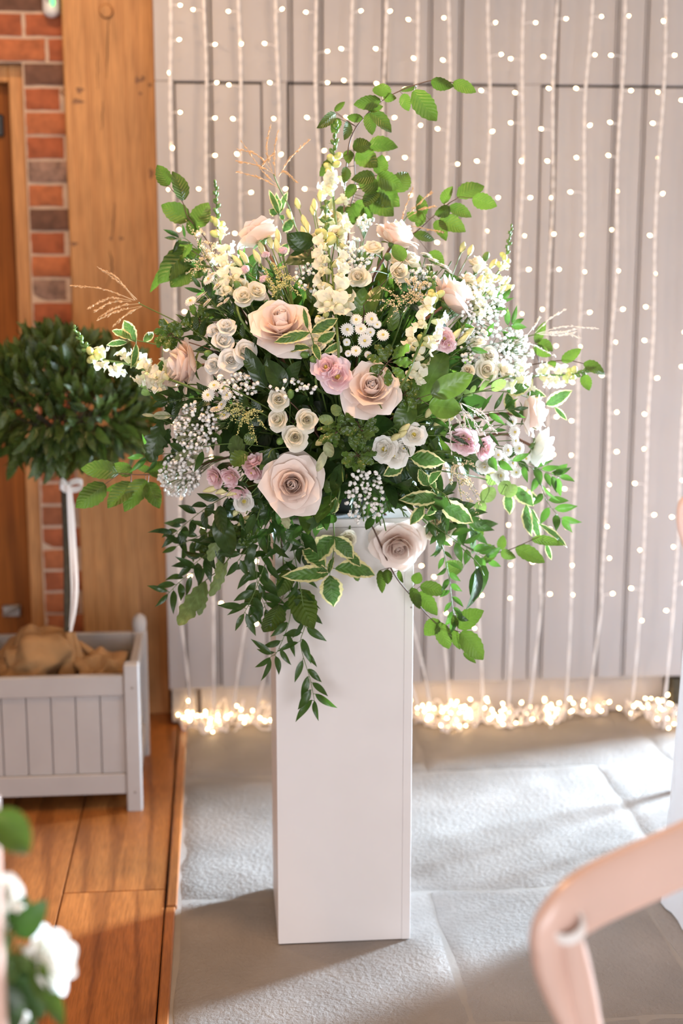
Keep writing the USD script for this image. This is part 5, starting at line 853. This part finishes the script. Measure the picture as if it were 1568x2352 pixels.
for q, (nm, x0, x1) in enumerate((('left third', 430, 680), ('middle', 680, 890), ('right third', 890, 1130))):
    t = thing('stem_sprig', 'slender light green stems with narrow leaves in the upper part of the arrangement, '+nm, 'leaf sprig', FOAM, None); st = []
    for w_ in range(24 if q == 0 else 17):
        p = S(rg.uniform(x0, x1), rg.uniform(560, 860), rg.uniform(.76, .92)); path = smooth_path([FOAM, FOAM*.5+p*.5+V(0, 0, .02), p], 16); st.append(tube(path, .0016, 5))
        for z in range(7):
            b = path[8+z]; dr = nrm(nrm(path[-1]-path[8])*1.0+rg.normal(size=3)*.5); L = rg.uniform(.03, .06); lf = leaf(b, b+dr*L, L*.26, TOCAM(b)+rg.normal(size=3)*.5, 'lance', nu=6, m=1); part(t, 'leaf', lf[:2], MT[('beech', 'ruscus', 'dark')[w_ % 3]], True, lf[2])
    part(t, 'stem', cat(st), MT['stem'], True)
# ================================================================== FOREGROUND LEFT: CHAIR POST WITH A POSY
fp = at(-40, 1835, 1.42); c3 = thing('limewash_chair', 'blurred pale chair post at the left edge of the foreground behind the posy', 'chair', V(fp[0]-.2, 1.42, 0))
part(c3, 'back_post', tube(smooth_path([V(fp[0]-.012, 1.42, 0), V(fp[0]-.004, 1.42, .5), fp], 14), .0165, 12), MT['chair'], True); part(c3, 'back_post', tube([V(fp[0]-.40, 1.42, 0), V(fp[0]-.40, 1.42, fp[2])], .0165, 12), MT['chair'], True)
part(c3, 'top_rail', sweep(smooth_path([fp+V(0, 0, -.03), fp+V(-.2, -.03, -.025), fp+V(-.40, 0, -.03)], 12), rounded(.022, .06, .009), (0, 0, 1)), MT['chair'], 40); part(c3, 'seat', box((fp[0]-.41, 1.02, .44), (fp[0]+.0, 1.41, .475), .01), MT['chair'], False)
for dx in (.02, .38): part(c3, 'leg', tube([V(fp[0]-dx, 1.05, 0), V(fp[0]-dx, 1.05, .45)], .015, 10), MT['chair'], True)
def F(x, y, Y=1.47): return at(x, y, Y)
HB = F(8, 2180, 1.47)
def fore(name, lab, cat_, mk):
    t = thing(name, lab, cat_, HB); mk(t)
def mkrose(x, y, r, ax, Y=1.47, seed=0, N=20):
    def go(t):
        p = F(x, y, Y); R = r*pxm(p); a = nrm(ax); rg = np.random.default_rng(seed)
        for m in petals(p-a*R*.3, a, R, N, 0, 0, rg, amax=64): part(t, 'petal', m[:2], MT['white'], True, m[2])
        part(t, 'sepals', calyx(p-a*R*.4, a, R*.7), MT['stem'], True); part(t, 'stem', tube(smooth_path([p-a*R*.4, (p+HB)/2, HB-V(0, 0, .05)], 8), .003, 6), MT['stem'], True)
    return go
fore('rose', 'blurred white rose in the posy at the lower left foreground', 'rose', mkrose(128, 2205, 78, V(.95, -.25, .25), seed=1)); fore('rose', 'blurred white flower above the others at the left edge of the foreground', 'rose', mkrose(8, 2052, 48, V(.4, -.8, .5), seed=2, N=14)); fore('rose', 'small blurred white flower at the left edge of the foreground posy', 'rose', mkrose(-4, 2110, 36, V(.3, -.8, .2), seed=3, N=12))
def mkleaf(lst, m, prof='salal'):
    def go(t):
        st = []
        for (bx, by, tx, ty, w, Y) in lst:
            b, e = F(bx, by, Y), F(tx, ty, Y-.01); lf = leaf(b, e, w*pxm(b), TOCAM(b)+V(.2, 0, .3), prof, nu=10, m=2); part(t, 'leaf', lf[:2], MT[m], True, lf[2]); st.append(tube(smooth_path([b, (b+HB)/2, HB-V(0, 0, .05)], 6), .002, 5))
        part(t, 'stem', cat(st), MT['stem'], True)
    return go
fore('foreground_leaf_sprig', 'single large bright green blurred leaf at the left edge of the foreground', 'leaf sprig', mkleaf([(-20, 1868, 68, 1958, 92, 1.40)], 'beech')); fore('foreground_leaf_sprig', 'blurred dark green leaves in the posy at the lower left foreground', 'leaf sprig', mkleaf([(40, 2150, 105, 2070, 64, 1.46), (30, 2140, 60, 2060, 60, 1.48), (20, 2200, 90, 2280, 80, 1.50), (30, 2250, 100, 2340, 70, 1.48), (10, 2260, 40, 2370, 60, 1.46), (60, 2180, 110, 2190, 40, 1.50), (20, 2100, 75, 2110, 50, 1.5), (10, 2330, 90, 2380, 60, 1.5)], 'dark')); fore('foreground_leaf_sprig', 'blurred mid-green leaves hanging lowest in the posy at the left foreground', 'leaf sprig', mkleaf([(95, 2260, 150, 2365, 46, 1.45), (70, 2230, 120, 2330, 40, 1.44), (75, 2210, 115, 2250, 30, 1.44)], 'beech', 'lance'))
fore('gypsophila', 'blurred tiny white flowers at the bottom left corner of the posy', 'gypsophila', lambda t: (part(t, 'florets', cat([(F(x, y, 1.46)+v1*.006, f1) for x, y in ((30, 2320), (55, 2335), (20, 2345), (45, 2350), (28, 2365), (62, 2190), (75, 2178), (48, 2090))]), MT['gyp'], False, kind='stuff'), part(t, 'stem', cat([tube([F(x, y, 1.46), HB-V(0, 0, .03)], .001, 4) for x, y in ((30, 2320), (55, 2335), (45, 2350), (62, 2190))]), MT['stem'], True)))
